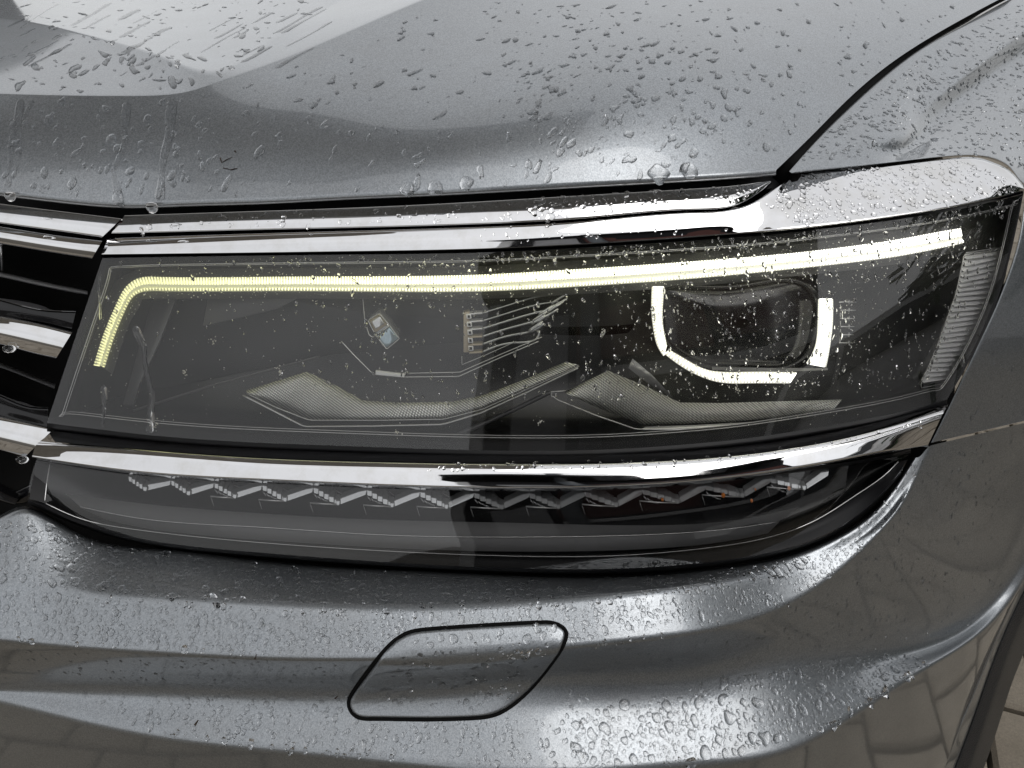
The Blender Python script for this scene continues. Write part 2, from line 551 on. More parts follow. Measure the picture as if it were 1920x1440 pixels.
# ---- bonnet
def hood_rows():
    L = [(-200, 340, .507), (0, 361, .507), (120, 375, .507), (240, 384, .507), (340, 381, .506), (480, 377, .505), (640, 369, .505), (800, 362, .505), (1000, 351, .508), (1200, 340, .514), (1350, 331, .524), (1455, 323, .538)]
    M1 = [(-200, 285, .527), (0, 300, .525), (120, 310, .525), (240, 316, .525), (337, 312, .526), (460, 300, .528), (615, 280, .533), (790, 255, .54), (1015, 225, .55), (1245, 210, .562), (1420, 215, .583), (1540, 236, .60)]
    M2 = [(-200, 225, .55), (0, 235, .548), (120, 243, .548), (240, 246, .548), (334, 242, .549), (435, 225, .556), (590, 190, .575), (790, 130, .62), (1035, 75, .67), (1295, 50, .70), (1530, 70, .715), (1678, 113, .72)]
    C = [(-200, 170, .578), (0, 175, .576), (120, 178, .575), (240, 179, .575), (330, 175, .578), (410, 152, .592), (560, 98, .64), (790, 0, .74), (1060, -90, .95), (1350, -140, 1.15), (1650, -120, 1.05), (1898, -14, .95)]
    T1 = [(-200, 8, .86), (0, 35, .80), (100, 50, .755), (200, 75, .70), (300, 105, .645), (402, 135, .606), (520, 68, .70), (640, 0, .84), (800, -105, 1.12), (1300, -155, 1.4), (1640, -140, 1.15), (1935, -35, 1.05)]
    T2 = [(-200, -70, 1.4), (0, -60, 1.38), (90, -60, 1.36), (180, -60, 1.34), (270, -60, 1.3), (340, -60, 1.25), (410, -65, 1.22), (490, -85, 1.28), (650, -150, 1.5), (1250, -172, 1.7), (1610, -160, 1.5), (1990, -66, 1.3)]
    under = [(u, v+7, y+.012) for u, v, y in L]
    lip0 = [(u, v+5, y+.001) for u, v, y in L]
    return [under, lip0, [(u, v-4, y+.0015) for u, v, y in L], M1, M2, C, T1, T2]
def hood_mesh():
    rows = hood_rows()
    t = common_t(rows)
    P = [pts3(r, 220, True, t) for r in rows]
    front = np.array(P[2:6]); tt = np.array([0, .3, .62, 1.0]); q = np.linspace(0, 1, 70)
    F = nat_spline(tt, front.reshape(4, -1))(q).reshape(70, 220, 3)
    lip = rounded(np.array([P[0], P[1], F[0], F[1]]), [0, .4, .45, 0], 5, 2)
    top = rounded(np.array([F[-2], F[-1], P[6], P[7]]), [0, -.007, -.007, 0], 7, 5)
    return grid_mesh(np.concatenate([lip[:-1], F[1:-2], top]), 'hood')
hood = cpart('hood', face_eye(hood_mesh()), 'grey_metallic_paint')

# ---- wing (fender)
def fender():
    G = [(1480, 321, .545), (1531, 263, .588), (1586, 208, .635), (1660, 142, .702), (1734, 88, .772), (1809, 46, .852), (1881, 6, .937), (1960, -30, 1.02), (2050, -65, 1.12)]
    S1 = [(1481, 322, .544), (1537, 292, .568), (1600, 266, .592), (1690, 258, .618), (1725, 218, .672), (1800, 148, .745), (1880, 88, .82), (1960, 30, .90), (2050, -20, 1.0)]
    S2 = [(1482, 323, .543), (1540, 300, .563), (1604, 280, .584), (1692, 284, .615), (1762, 226, .698), (1842, 162, .780), (1922, 106, .856), (1995, 58, .92), (2080, 10, 1.01)]
    E = [(1484, 324, .543), (1542, 318, .556), (1604, 312, .568), (1690, 302, .586), (1782, 292, .610), (1848, 293, .626), (1894, 314, .634), (1926, 348, .636), (2060, 350, .70)]
    E2 = [(u, v+3, y+.012) for u, v, y in E]
    G0 = [(u-3, v-2, y+.02) for u, v, y in G]
    a = loft('a', [G0, G, S1, S2, E, E2], [0, .1, -.006, .35, .08, 0], 150, True)
    I = [(1926, 350, .052), (1922, 375, .048), (1914, 432, .038), (1895, 502, .028), (1864, 582, .018), (1827, 662, .010), (1788, 745, .006), (1746, 830, .002)]
    O = [(2060, 350, .04), (2056, 395, .04), (2050, 450, .034), (2040, 520, .026), (2030, 590, .018), (2020, 660, .010), (2005, 730, .006), (1992, 772, .003)]
    for row in (I, O):
        for i in range(8): row[i] = (row[i][0], row[i][1], row[i][2] + float(fwd(row[i][0]))*i/7)
    I0 = [(u-2, v, d+.02) for u, v, d in I]
    bb = loft('b', [I0, I, O], [0, .05, 0], 80)
    # lower edge of the wing rolls under at the bumper joint
    s = [(1746, 830, .002), (1860, 802, .003), (1992, 772, .003)]
    c_ = loft('c', [s, [(u, v+2, d+.015) for u, v, d in s]], [0, 0], 40, low=1)
    return join([a, bb, c_], 'fender')
fend = cpart('fender', face_eye(fender()), 'grey_metallic_paint', angle=40)

# ---- bumper
R0 = [(-150, 1010, -0.036), (0, 972, -0.031), (48, 955, -0.024), (150, 1003, -0.024), (300, 1031, -0.024), (500, 1054, -0.025), (800, 1073, -0.026), (1060, 1084, -0.027), (1250, 1078, -0.027), (1400, 1061, -0.028), (1500, 1037, -0.024), (1600, 991, -0.022), (1662, 935, -0.01), (1714, 858, 0.003)]
R1 = [(-150, 1085, -0.068), (0, 1098, -0.066), (60, 1103, -0.064), (150, 1112, -0.063), (300, 1122, -0.063), (500, 1133, -0.063), (800, 1139, -0.063), (1060, 1122, -0.061), (1250, 1104, -0.058), (1400, 1084, -0.042), (1505, 1060, -0.032), (1612, 1008, -0.027), (1677, 944, -0.0135), (1724, 858, 0.001)]
R2 = [(-150, 1190, -0.093), (0, 1201, -0.091), (60, 1207, -0.089), (150, 1215, -0.088), (300, 1225, -0.088), (500, 1235, -0.088), (800, 1233, -0.088), (1060, 1215, -0.086), (1280, 1190, -0.081), (1440, 1148, -0.06), (1560, 1078, -0.043), (1660, 985, -0.0275), (1707, 915, -0.0105), (1742, 836, 0.003)]
R3 = [(-150, 1292, -0.074), (0, 1286, -0.073), (60, 1285, -0.071), (150, 1285, -0.069), (300, 1288, -0.068), (500, 1294, -0.068), (800, 1290, -0.068), (1060, 1270, -0.067), (1300, 1262, -0.063), (1470, 1238, -0.054), (1640, 1222, -0.04), (1800, 1176, -0.024), (1925, 1010, -0.002), (1992, 776, 0.005)]
R4 = [(-150, 1290, -0.0755), (0, 1316, -0.082), (60, 1330, -0.0845), (150, 1352, -0.089), (300, 1382, -0.096), (500, 1405, -0.1005), (800, 1436, -0.1105), (1060, 1452, -0.119), (1300, 1436, -0.115), (1510, 1394, -0.106), (1700, 1276, -0.072), (1845, 1180, -0.039), (1950, 1030, -0.01), (2005, 776, 0.006)]
R5 = [(-150, 1580, -0.073), (0, 1590, -0.078), (60, 1600, -0.08), (150, 1610, -0.083), (300, 1620, -0.088), (500, 1640, -0.091), (800, 1660, -0.099), (1060, 1660, -0.099), (1300, 1640, -0.094), (1530, 1600, -0.081), (1720, 1520, -0.05), (1815, 1322, -0.025), (1938, 1040, 0.006), (2030, 800, 0.012)]
R00 = [(u, v-6, d+.022) for u, v, d in R0]
bump_me = loft('bumper', [R00, R0, R1, R2, R3, R4, R5], [0, -.004, -.005, -.0035, .42, -.005, 0], 240, nb=7, ns=4, low=1)
bumper = cpart('bumper', face_eye(bump_me), 'grey_metallic_paint')

def bvh(o):
    me = o.data
    co = [tuple(v.co) for v in me.vertices]
    return BVHTree.FromPolygons(co, [tuple(p.vertices) for p in me.polygons])
EYE = Vector((0, 0, H))
def hit(tree, u, v):
    rx, ry, rz = ray(u, v)
    d = Vector((float(rx), float(ry), float(rz))).normalized()
    loc, nor, idx, dist = tree.ray_cast(EYE, d)
    if loc is None: return None
    if nor.dot(d) > 0: nor = -nor
    return loc, nor, dist
BT = bvh(bumper)

# tow-eye cover with its dark joint
OUT = [(651, 1318), (662, 1292), (698, 1243), (738, 1199), (766, 1183), (800, 1177), (900, 1170), (1010, 1164), (1046, 1168), (1064, 1184), (1060, 1208), (1040, 1240), (1000, 1290), (962, 1325), (932, 1342), (880, 1350), (780, 1352), (700, 1351), (664, 1344)]
def closed_curve(P, n):
    P = np.asarray(P, float); k = 4
    Q = np.vstack([P[-k:], P, P[:k+1]])
    t = np.concatenate([[0], np.cumsum(np.hypot(*np.diff(Q, axis=0).T))])
    f = nat_spline(t, Q)
    return f(np.linspace(t[k], t[k+len(P)], n, endpoint=False))
oc = closed_curve(OUT, 160)
cen = oc.mean(0)
def on_skin(tree, uv, lift):
    r = []
    for u, v in uv:
        h = hit(tree, u, v)
        p = h[0] + h[1]*lift
        r.append(tuple(p))
    return np.array(r)
def inset(uv, px):
    t = np.roll(uv, -1, 0) - np.roll(uv, 1, 0); t /= np.linalg.norm(t, axis=1)[:, None]
    nrm = np.stack([-t[:, 1], t[:, 0]], 1)
    if ((cen - uv)*nrm).sum() < 0: nrm = -nrm
    return uv + nrm*px
gaprows = np.array([on_skin(BT, inset(oc, p), h) for p, h in ((-1.0, .0002), (0.5, .0010), (6, .0006), (7.5, .0002))])
cover_rows = [on_skin(BT, inset(oc, 6), .0002), on_skin(BT, inset(oc, 6.4), .0016), on_skin(BT, inset(oc, 9), .0024)]
in0 = inset(oc, 12)
for s in (1, .85, .65, .45, .25, .08):
    cover_rows.append(on_skin(BT, cen + (in0-cen)*s, .0026))
cover_g = np.array(cover_rows)
cover = csub('tow_eye_cover', grid_mesh(cover_g, 'tow_eye_cover', wrap=True), 'grey_metallic_paint', bumper)
b_ = bmesh.new(); b_.from_mesh(cover.data); b_.verts.ensure_lookup_table()
nn = len(b_.verts); last = [b_.verts[nn-160+i] for i in range(160)]
b_.faces.new(last); bmesh.ops.recalc_face_normals(b_, faces=b_.faces[:]); b_.to_mesh(cover.data); b_.free()
cover.data.polygons.foreach_set('use_smooth', [True]*len(cover.data.polygons))
csub('cover_seal', grid_mesh(gaprows, 'cover_seal', wrap=True), 'void_black', bumper)

# wheel-arch edge: painted flange, then grained black trim
A = [(1722, 1540, -0.044), (1765, 1440, -0.037), (1806, 1345, -0.024), (1848, 1245, -0.012), (1888, 1150, -0.002), (1930, 1045, 0.008), (1975, 930, 0.012)]
Bq = [(1752, 1540, -0.038), (1790, 1440, -0.032), (1827, 1340, -0.02), (1862, 1240, -0.008), (1895, 1160, 0.002), (1938, 1070, 0.011), (1985, 950, 0.016)]
Cq = [(1785, 1540, -0.044), (1822, 1440, -0.038), (1854, 1345, -0.026), (1882, 1260, -0.014), (1908, 1190, -0.004), (1950, 1090, 0.004), (1998, 965, 0.008)]
Dq = [(1808, 1540, -0.012), (1846, 1440, -0.007), (1876, 1352, 0.004), (1899, 1280, 0.014), (1922, 1222, 0.022), (1962, 1120, 0.028), (2010, 985, 0.028)]
Eq = [(u-6, v, d+.10) for u, v, d in Dq]
csub('wheel_arch_flange', loft('f', [[(u-4, v, d+.01) for u, v, d in A], A, Bq, [(u+3, v, d+.012) for u, v, d in Bq]], [0, .3, .2, 0], 60, low=1), 'grey_metallic_paint', bumper)
trim = cpart('wheel_arch_trim', loft('t', [[(u, v, d+.006) for u, v, d in Bq], Bq, Cq, Dq, Eq], [0, .25, .22, .2, 0], 60, low=1), 'grained_plastic')

# foot of the windscreen, above the frame: it shows as the dark corner mirrored in the bonnet
ws = np.array([[(-1.9, 1.62, 1.03), (-1.4, 1.52, 1.04), (-.93, 1.62, 1.04)], [(-1.85, 2.2, 1.55), (-1.4, 2.15, 1.56), (-1.08, 2.2, 1.55)]])
m, n, l, b = mat('windscreen_glass')
b.inputs['Base Color'].default_value = (.012, .013, .013, 1); b.inputs['Roughness'].default_value = .05
cpart('windscreen', grid_mesh(ws, 'windscreen'), 'windscreen_glass')

# dark structure behind the gaps, so that no light shows through the joints
bk = [[(-260, 300, .16), (400, 330, .16), (1000, 300, .16), (1500, 260, .17), (1760, 200, .2)],
      [(-260, 700, .15), (400, 700, .15), (1000, 700, .15), (1500, 700, .14), (1800, 700, .10)],
      [(-260, 1000, .06), (400, 1060, .05), (1000, 1080, .05), (1500, 1060, .04), (1740, 1000, .03)],
      [(-260, 1600, .02), (400, 1600, .02), (1000, 1650, .02), (1500, 1600, .02), (1740, 1500, .02)]]
cpart('inner_panel', loft('k', bk, [0, .3, .3, 0], 40), 'void_black')
# dark sealing strip seen in the slot between bonnet and chrome
s1 = [(-200, 335, .085), (0, 366, .085), (240, 390, .085), (480, 380, .085), (800, 365, .085), (1200, 343, .09), (1462, 318, .095), (1520, 285, .12)]
s2 = [(-200, 395, .070), (0, 425, .070), (240, 452, .066), (480, 445, .066), (800, 430, .066), (1200, 400, .075), (1475, 345, .085), (1560, 320, .10)]
cpart('bonnet_seal', loft('k', [s1, s2], [0, 0], 60), 'satin_black')
s1 = [(1460, 330, .085), (1519, 262, .13), (1575, 205, .17), (1650, 138, .23), (1725, 84, .30), (1800, 42, .38), (1880, -2, .46)]
cpart('fender_gap_filler', tube_mesh(pts3(s1, 40), .014, seg=8), 'void_black')

# ------------------------------------------------------------------ chrome trims
def chrome_upper():
    T = [(234, 404, .060), (480, 396, .060), (700, 388, .061), (900, 378, .062), (1100, 366, .063), (1300, 354, .065), (1395, 346, .068), (1443, 338, .074)]
    Bm = [(208, 438, .050), (480, 431, .050), (700, 426, .050), (900, 420, .050), (1100, 409, .050), (1300, 393, .052), (1392, 380, .056), (1447, 344, .074)]
    mid = [(a[0]*.45+b[0]*.55, a[1]*.45+b[1]*.55-1, a[2]*.45+b[2]*.55-.0012) for a, b in zip(T, Bm)]
    T0 = [(u, v-2, d+.02) for u, v, d in T]
    U0 = [(u+1, v+3, d+.012) for u, v, d in Bm]
    e0 = [(r[0][0]-2, r[0][1]+1, r[0][2]+.015) for r in ()]
    return loft('c', [T0, T, mid, Bm, U0], [0, .15, .45, .15, 0], 160)
cpart('bonnet_edge_chrome', chrome_upper(), 'chrome')
def chrome_lower_piece():
    T = [(203, 446, .0525), (480, 437, .0525), (700, 431, .0525), (900, 425, .0525), (1100, 414, .0525), (1300, 398, .0535), (1395, 387, .055), (1440, 362, .063), (1470, 341, .073), (1497, 329, .080), (1600, 318, .083), (1700, 308, .083), (1785, 299, .081), (1835, 299, .077), (1864, 308, .070), (1892, 322, .061), (1919, 351, .050)]
    Bm = [(190, 478, .043), (470, 475, .043), (690, 472, .043), (890, 468, .043), (1090, 459, .043), (1290, 446, .043), (1380, 439, .042), (1428, 435, .039), (1462, 432, .036), (1500, 428, .034), (1600, 416, .033), (1700, 402, .033), (1785, 388, .033), (1830, 379, .035), (1858, 373, .038), (1886, 367, .042), (1920, 357, .048)]
    mid = [(a[0]*.5+b[0]*.5, a[1]*.5+b[1]*.5, a[2]*.5+b[2]*.5-(.0014 if a[0] < 1450 else .003)) for a, b in zip(T, Bm)]
    T0 = [(u, v-3, d+.012) for u, v, d in T]
    U0 = [(u, v+4, d+.010) for u, v, d in Bm]
    return loft('c', [T0, T, mid, Bm, U0], [0, .12, .48, .12, 0], 220)
cpart('headlight_top_chrome', chrome_lower_piece(), 'chrome')
def chrome_mid():
    T0 = [(102, 807, .006), (240, 823, .006), (480, 840, .006), (700, 848, .006), (1000, 852, .006), (1300, 843, .006), (1500, 820, .006), (1650, 790, .004), (1778, 758, .0)]
    T1 = [(66, 834, -.009), (240, 846, -.009), (480, 863, -.009), (700, 871, -.009), (1000, 876, -.009), (1300, 866, -.009), (1500, 842, -.009), (1650, 812, -.009), (1766, 779, -.009)]
    T2 = [(60, 857, -.018), (240, 884, -.018), (480, 900, -.018), (700, 910, -.018), (1000, 916, -.018), (1300, 903, -.018), (1500, 877, -.017), (1650, 850, -.015), (1740, 834, -.010)]
    T3 = [(u+2, v+5, d+.014) for u, v, d in T2]
    return loft('c', [[(u, v-2, d+.012) for u, v, d in T0], T0, T1, T2, T3], [0, .1, .30, .14, 0], 200, low=1)
cpart('headlight_lower_chrome', chrome_mid(), 'chrome')

# ------------------------------------------------------------------ upper headlight
LT = [(192, 484, .040), (440, 480, .040), (700, 477, .040), (920, 473, .040), (1200, 458, .040), (1400, 444, .040), (1500, 434, .040), (1700, 409, .040), (1850, 381, .041), (1919, 363, .042)]
LM = [(139, 640, .017), (395, 650, .017), (670, 656, .017), (885, 656, .017), (1150, 650, .017), (1350, 636, .017), (1460, 624, .017), (1640, 598, .017), (1782, 580, .018), (1866, 574, .018)]
LB = [(88, 793, .0), (350, 822, .0), (640, 836, .0), (850, 843, .0), (1100, 844, .0), (1300, 832, .0), (1420, 819, .0), (1570, 795, .0), (1690, 772, .0), (1776, 749, .0)]
lamp = cpart('headlight', loft('housing_rim', [LT, [(u, v-3, d+.02) for u, v, d in LT]], [0, 0], 120), 'satin_black')
lens_rows = [LT, LM, LB]
lens_me = loft('lens', lens_rows, [0, .5, 0], 200, nb=16, ns=2, low=[0, .5, 1])
lens = csub('lens', face_eye(lens_me), 'clear_lens', lamp)
LTREE = bvh(lens)
_vt = nat_spline([p[0] for p in LT], [p[1] for p in LT]); _vb = nat_spline([p[0] for p in LB], [p[1] for p in LB])
def LD(u, v):
    """set-back of the lens skin at a sight line"""
    u = np.asarray(u, float); v = np.asarray(v, float)
    a = _vt(np.clip(u, 192, 1919))[:, 0]; b = _vb(np.clip(u, 88, 1776))[:, 0]
    s = np.clip((v-a)/(b-a), 0, 1)
    return .040*(1-s) - .006*s*(1-s) + fwd(u)*s
def inl(pts, depth, n=None, smooth=True):
    """a polyline of (u, v) inside the headlight at a depth behind the lens"""
    a = np.asarray([p[:2] for p in pts], float)
    if n:
        t = np.concatenate([[0], np.cumsum(np.hypot(*np.diff(a, axis=0).T))]); t /= t[-1]
        q = np.linspace(0, 1, n)
        a = nat_spline(t, a)(q) if smooth else np.stack([np.interp(q, t, a[:, 0]), np.interp(q, t, a[:, 1])], 1)
    return skin(a[:, 0], a[:, 1], LD(a[:, 0], a[:, 1]) + depth)
def outline(n=40):
    top = nat_spline(np.arange(10), np.array(LT)[:, :2])(np.linspace(0, 9, n*3))
    bot = nat_spline(np.arange(10), np.array(LB)[:, :2])(np.linspace(9, 0, n*3))
    right = nat_spline([0, 1, 2], np.array([LT[-1][:2], LM[-1][:2], LB[-1][:2]]))(np.linspace(0, 2, n))
    left = nat_spline([0, 1, 2], np.array([LB[0][:2], LM[0][:2], LT[0][:2]]))(np.linspace(0, 2, n))
    return np.vstack([top[:-1], right[:-1], bot[:-1], left[:-1]])
OL = outline()
def inset2(uv, px):
    c0 = uv.mean(0)
    t = np.roll(uv, -1, 0) - np.roll(uv, 1, 0); t /= np.linalg.norm(t, axis=1)[:, None]+1e-9
    nrm = np.stack([-t[:, 1], t[:, 0]], 1)
    if ((c0 - uv)*nrm).sum() < 0: nrm = -nrm
    px = np.asarray(px, float)
    q = uv + nrm*(px[:, None] if px.ndim else px)
    for _ in range(4): q = .25*np.roll(q, 1, 0) + .5*q + .25*np.roll(q, -1, 0)
    return q
nO = len(OL); nt, nr = 119, 39
wid = np.full(nO, 14.0); wid[nt:nt+nr] = 16; wid[nt+nr:nt+nr+119] = 24; wid[nt+nr+119:] = 22
for _ in range(10): wid = (np.roll(wid, 1)+wid+np.roll(wid, -1))/3
IL = inset2(OL, wid)
def ring(uv, depth): return skin(uv[:, 0], uv[:, 1], LD(uv[:, 0], uv[:, 1]) + depth)
csub('lens_border', grid_mesh(np.array([ring(OL, .0015), ring(inset2(OL, wid*.5), .003), ring(IL, .004), ring(inset2(OL, wid*1.15), .012)]), 'b', wrap=True), 'satin_black', lamp)
csub('border_line', tube_mesh(ring(IL, .0032), .00035, seg=5, closed=True), 'bright_edge', lamp)
csub('border_line', tube_mesh(ring(inset2(OL, wid*1.18), .0032), .00025, seg=5, closed=True), 'bright_edge', lamp)
# bowl of the housing
cI = IL.mean(0)
bowl = [ring(IL, .006), ring(cI+(IL-cI)*.985, .03), ring(cI+(IL-cI)*.96, .06), ring(cI+(IL-cI)*np.array([.9, .8]), .075), ring(cI+(IL-cI)*np.array([.5, .3]), .078), ring(cI+(IL-cI)*np.array([.1, .05]), .078)]
csub('housing_bowl', grid_mesh(np.array(bowl), 'h', wrap=True), 'lamp_housing', lamp)

def ribbon(top, bot, depth_t, depth_b, n=80, smooth=False, rows=3, lip=0.0):
    a = np.asarray(top, float); b = np.asarray(bot, float)
    def rs(a):
        t = np.linspace(0, 1, len(a))
        q = np.linspace(0, 1, n)
        return nat_spline(t, a)(q) if smooth else np.stack([np.interp(q, t, a[:, 0]), np.interp(q, t, a[:, 1])], 1)
    A_, B_ = rs(a), rs(b)
    G = []
    if lip:
        G.append(ring(A_, depth_t+lip))
    for k in range(rows+1):
        s = k/rows
        G.append(ring(A_*(1-s)+B_*s, depth_t*(1-s)+depth_b*s))
    if lip:
        G.append(ring(B_, depth_b+lip))
    return np.array(G)

# --- lit light guide: clear bar, with ribs across it
GT = [(176, 684), (196, 622), (222, 562), (236, 538), (256, 523), (290, 519), (500, 519), (700, 518), (920, 514), (1060, 506), (1200, 497), (1350, 486), (1500, 473), (1600, 461), (1700, 446), (1770, 433), (1800, 428)]
GB = [(197, 688), (214, 634), (238, 576), (250, 557), (266, 548), (296, 546), (500, 546), (700, 547), (920, 546), (1060, 539), (1200, 530), (1350, 518), (1500, 503), (1600, 492), (1700, 478), (1770, 464), (1806, 456)]
def strip_solid(T, Bt, depth, thick, n, name, n_across=5, bulge=.004):
    T = nat_spline(np.r_[0, np.cumsum(np.hypot(*np.diff(np.array(T, float), axis=0).T))], T); L_ = None
    return None
def resample_pair(T, Bt, n):
    T = np.asarray(T, float); Bt = np.asarray(Bt, float)
    m_ = (T+Bt)/2
    t = np.r_[0, np.cumsum(np.hypot(*np.diff(m_, axis=0).T))]; t /= t[-1]
    q = np.linspace(0, 1, n)
    return nat_spline(t, T)(q), nat_spline(t, Bt)(q)
def bar(T, Bt, depth, bulge, back, n=200, k=7):
    a, b2 = resample_pair(T, Bt, n)
    G = []
    for i in range(k+1):
        s = i/k
        G.append(ring(a*(1-s)+b2*s, depth - bulge*math.sin(math.pi*s)))
    G.append(ring(b2, depth+back)); G.insert(0, ring(a, depth+back))
    return np.array(G)
guide = csub('running_light_guide', grid_mesh(bar(GT, GB, .016, .0035, .008, 260), 'g'), 'guide_glow', lamp)
def ribs(T, Bt, count, s0, s1, depth, rad, name, mat_, duty=.5):
    a, b2 = resample_pair(T, Bt, count)
    ms_ = []
    for i in range(count):
        p0 = a[i]*(1-s0)+b2[i]*s0; p1 = a[i]*(1-s1)+b2[i]*s1
        pp = np.array([p0, .5*(p0+p1), p1])
        P = ring(pp, depth - np.array([.0, .0012, .0]))
        ms_.append(tube_mesh(P, rad, seg=4))
    o = csub(name, join(ms_, name), mat_, lamp)
    o['kind'] = 'stuff'
    return o
def ring(uv, depth): 
    uv = np.asarray(uv, float)
    return skin(uv[:, 0], uv[:, 1], LD(uv[:, 0], uv[:, 1]) + depth)
ribs(GT, GB, 330, .02, .50, .0125, .00048, 'light_guide_ribs', 'guide_rib_glow')
ribs(GT, GB, 290, .80, .93, .0135, .0004, 'light_guide_ribs', 'guide_rib_glow')
# dark shelf carrying the guide
ST = [(u-(14 if i < 4 else 0), v-16) for i, (u, v) in enumerate(GT)]; SB = [(u+(14 if i < 4 else 0), v+14) for i, (u, v) in enumerate(GB)]
csub('light_guide_carrier', grid_mesh(bar(ST, SB, .026, .0, .03, 120, 3), 'c'), 'lamp_shelf', lamp)

# --- left projector: outline, cut block, diode comb with fins, trim
def wire(name, pts, depth, r, mat_, n=None, smooth=False, parent=None):
    return csub(name, tube_mesh(inl(pts, depth, n or max(12, len(pts)*8), smooth), r, seg=6), mat_, parent or lamp)
wire('projector_edge', [(680, 556), (682, 580), (684, 602)], .03, .00035, 'bright_edge')
wire('projector_edge', [(640, 640), (662, 664), (695, 697), (702, 702), (758, 707), (860, 706), (935, 672), (1010, 640)], .026, .00045, 'bright_edge')
wire('projector_edge', [(704, 697), (760, 700), (862, 698), (940, 664), (1016, 632)], .028, .0004, 'bright_edge')
def plate(name, uv, depth, thick, mat_, bev=.0006, parent=None):
    P = ring(np.array(uv, float), depth)
    b = bmesh.new()
    vs = [b.verts.new(p) for p in P]
    f = b.faces.new(vs)
    e = bmesh.ops.extrude_face_region(b, geom=[f])
    ev = [x for x in e['geom'] if isinstance(x, bmesh.types.BMVert)]
    bmesh.ops.translate(b, vec=(0, thick, 0), verts=ev)
    bmesh.ops.recalc_face_normals(b, faces=b.faces[:])
    if bev: bmesh.ops.bevel(b, geom=b.edges[:], offset=bev, segments=2, affect='EDGES', profile=.5)
    return csub(name, b, mat_, parent or lamp, angle=35)
wire('projector_clip', [(684, 602), (692, 628), (698, 632), (704, 630)], .028, .0004, 'bright_edge')
# ribbed lower fin of the left projector
plate('projector_fin', [(704, 696), (758, 703), (758, 708), (704, 703)], .024, .002, 'reflex_white', .0003)
blk = plate('cut_block', [(690, 601), (711, 587), (731, 611), (748, 635), (725, 654), (716, 650)], .030, .012, 'clear_plastic', .0012)
plate('cut_block', [(704, 628), (728, 611), (747, 635), (725, 652), (716, 646)], .0285, .004, 'blue_glass', .0008)
plate('cut_block', [(692, 602), (712, 589), (726, 609), (703, 625)], .0288, .003, 'led_board', .0006)
plate('cut_block', [(696, 603), (712, 593), (721, 607), (704, 618)], .0272, .002, 'clear_plastic', .0006)
wire('cut_block_edge', [(690, 601), (711, 587), (731, 611), (749, 635), (725, 655), (704, 628), (690, 601)], .0275, .00035, 'bright_edge')
wire('cut_block_edge', [(704, 630), (730, 611)], .0268, .0006, 'bright_edge')
plate('diode_board', [(869, 586), (880, 584), (880, 661), (869, 661)], .030, .004, 'led_board', .0003)
for k in range(5):
    y = 590 + k*15
    plate('diode', [(874 + k*1, y), (883 + k*1, y), (884 + k*1, y+8), (875+k*1, y+8)], .0285, .002, 'reflex_white', .0003)
    plate('diode', [(876.5 + k*1, y+2), (881 + k*1, y+2), (881.5 + k*1, y+6), (877+k*1, y+6)], .0278, .002, 'void_black', 0)
for k in range(6):
    y = 587 + k*14.6
    plate('comb_tooth', [(880, y), (905, y-1), (905, y+2.4), (880, y+3.4)], .029, .004, 'led_board' if k > 2 else 'bright_edge', .0003)
    x1, y1 = 1056 - k*9, 552 + k*13.5
    wire('comb_fin', [(905, y), (960, y - 17), (1010, y - 31), (x1, y1)], .029, .0006 if k in (0, 1) else .0009, 'clear_plastic', 24, True)
for k in range(14):
    x = 1002 + k*3.6 + random.uniform(-2, 2); y = 608 - k*3.5 + random.uniform(-8, 8)
    wire('fin_facet', [(x-12, y+8), (x+14, y-9)], .028, .0009, 'clear_plastic', 4)
wire('comb_edge', [(866, 668), (866, 684), (905, 668), (968, 640)], .028, .0003, 'bright_edge')

# --- silver trims with their ribbed face
def silver(name, top, bot, n_r):
    o = csub(name, grid_mesh(ribbon(top, bot, .024, .021, 90, False, 4, .004), name), 'silver_reflector', lamp)
    a = np.asarray(top, float); b2 = np.asarray(bot, float)
    t = np.linspace(0, 1, len(a)); q = np.linspace(0.01, .99, n_r)
    f = lambda z: np.stack([np.interp(q, t, z[:, 0]), np.interp(q, t, z[:, 1])], 1)
    A_, B_ = f(a), f(b2); ms_ = []
    for i in range(n_r):
        j = min(n_r-1, i+3)
        p = np.array([A_[i], .5*(A_[i]+B_[j]), B_[j]])
        ms_.append(tube_mesh(ring(p, np.array([.0237, .0222, .0207])), .00042, seg=4))
    r = csub('reflector_ribs', join(ms_, 'ribs'), 'silver_reflector', lamp); r['kind'] = 'stuff'
    return o
T_1 = [(461, 732), (576, 697), (632, 724), (681, 751), (750, 755), (850, 753), (905, 741), (985, 711), (1060, 679)]
B_1 = [(463, 736), (520, 762), (578, 786), (640, 787), (720, 786), (830, 784), (900, 766), (985, 729), (1086, 684)]
silver('silver_trim', T_1, B_1, 150)
wire('trim_edge', [(455, 741), (512, 770), (570, 800), (700, 799), (830, 796), (900, 775), (990, 735), (1084, 690)], .014, .0007, 'bright_edge', 70)
wire('trim_edge', [(463, 738), (520, 765), (580, 788), (720, 788), (832, 786), (903, 768), (1086, 686)], .0165, .0004, 'bright_edge', 70)
T_2 = [(1058, 735), (1140, 695), (1205, 722), (1275, 755), (1350, 756), (1450, 753), (1579, 749)]
B_2 = [(1062, 738), (1130, 768), (1206, 796), (1290, 794), (1380, 790), (1470, 781), (1563, 768)]
silver('silver_trim', T_2, B_2, 140)
wire('trim_edge', [(1060, 733), (1033, 735), (1034, 742), (1045, 750), (1120, 780), (1190, 804), (1210, 806)], .014, .0006, 'bright_edge', 60)
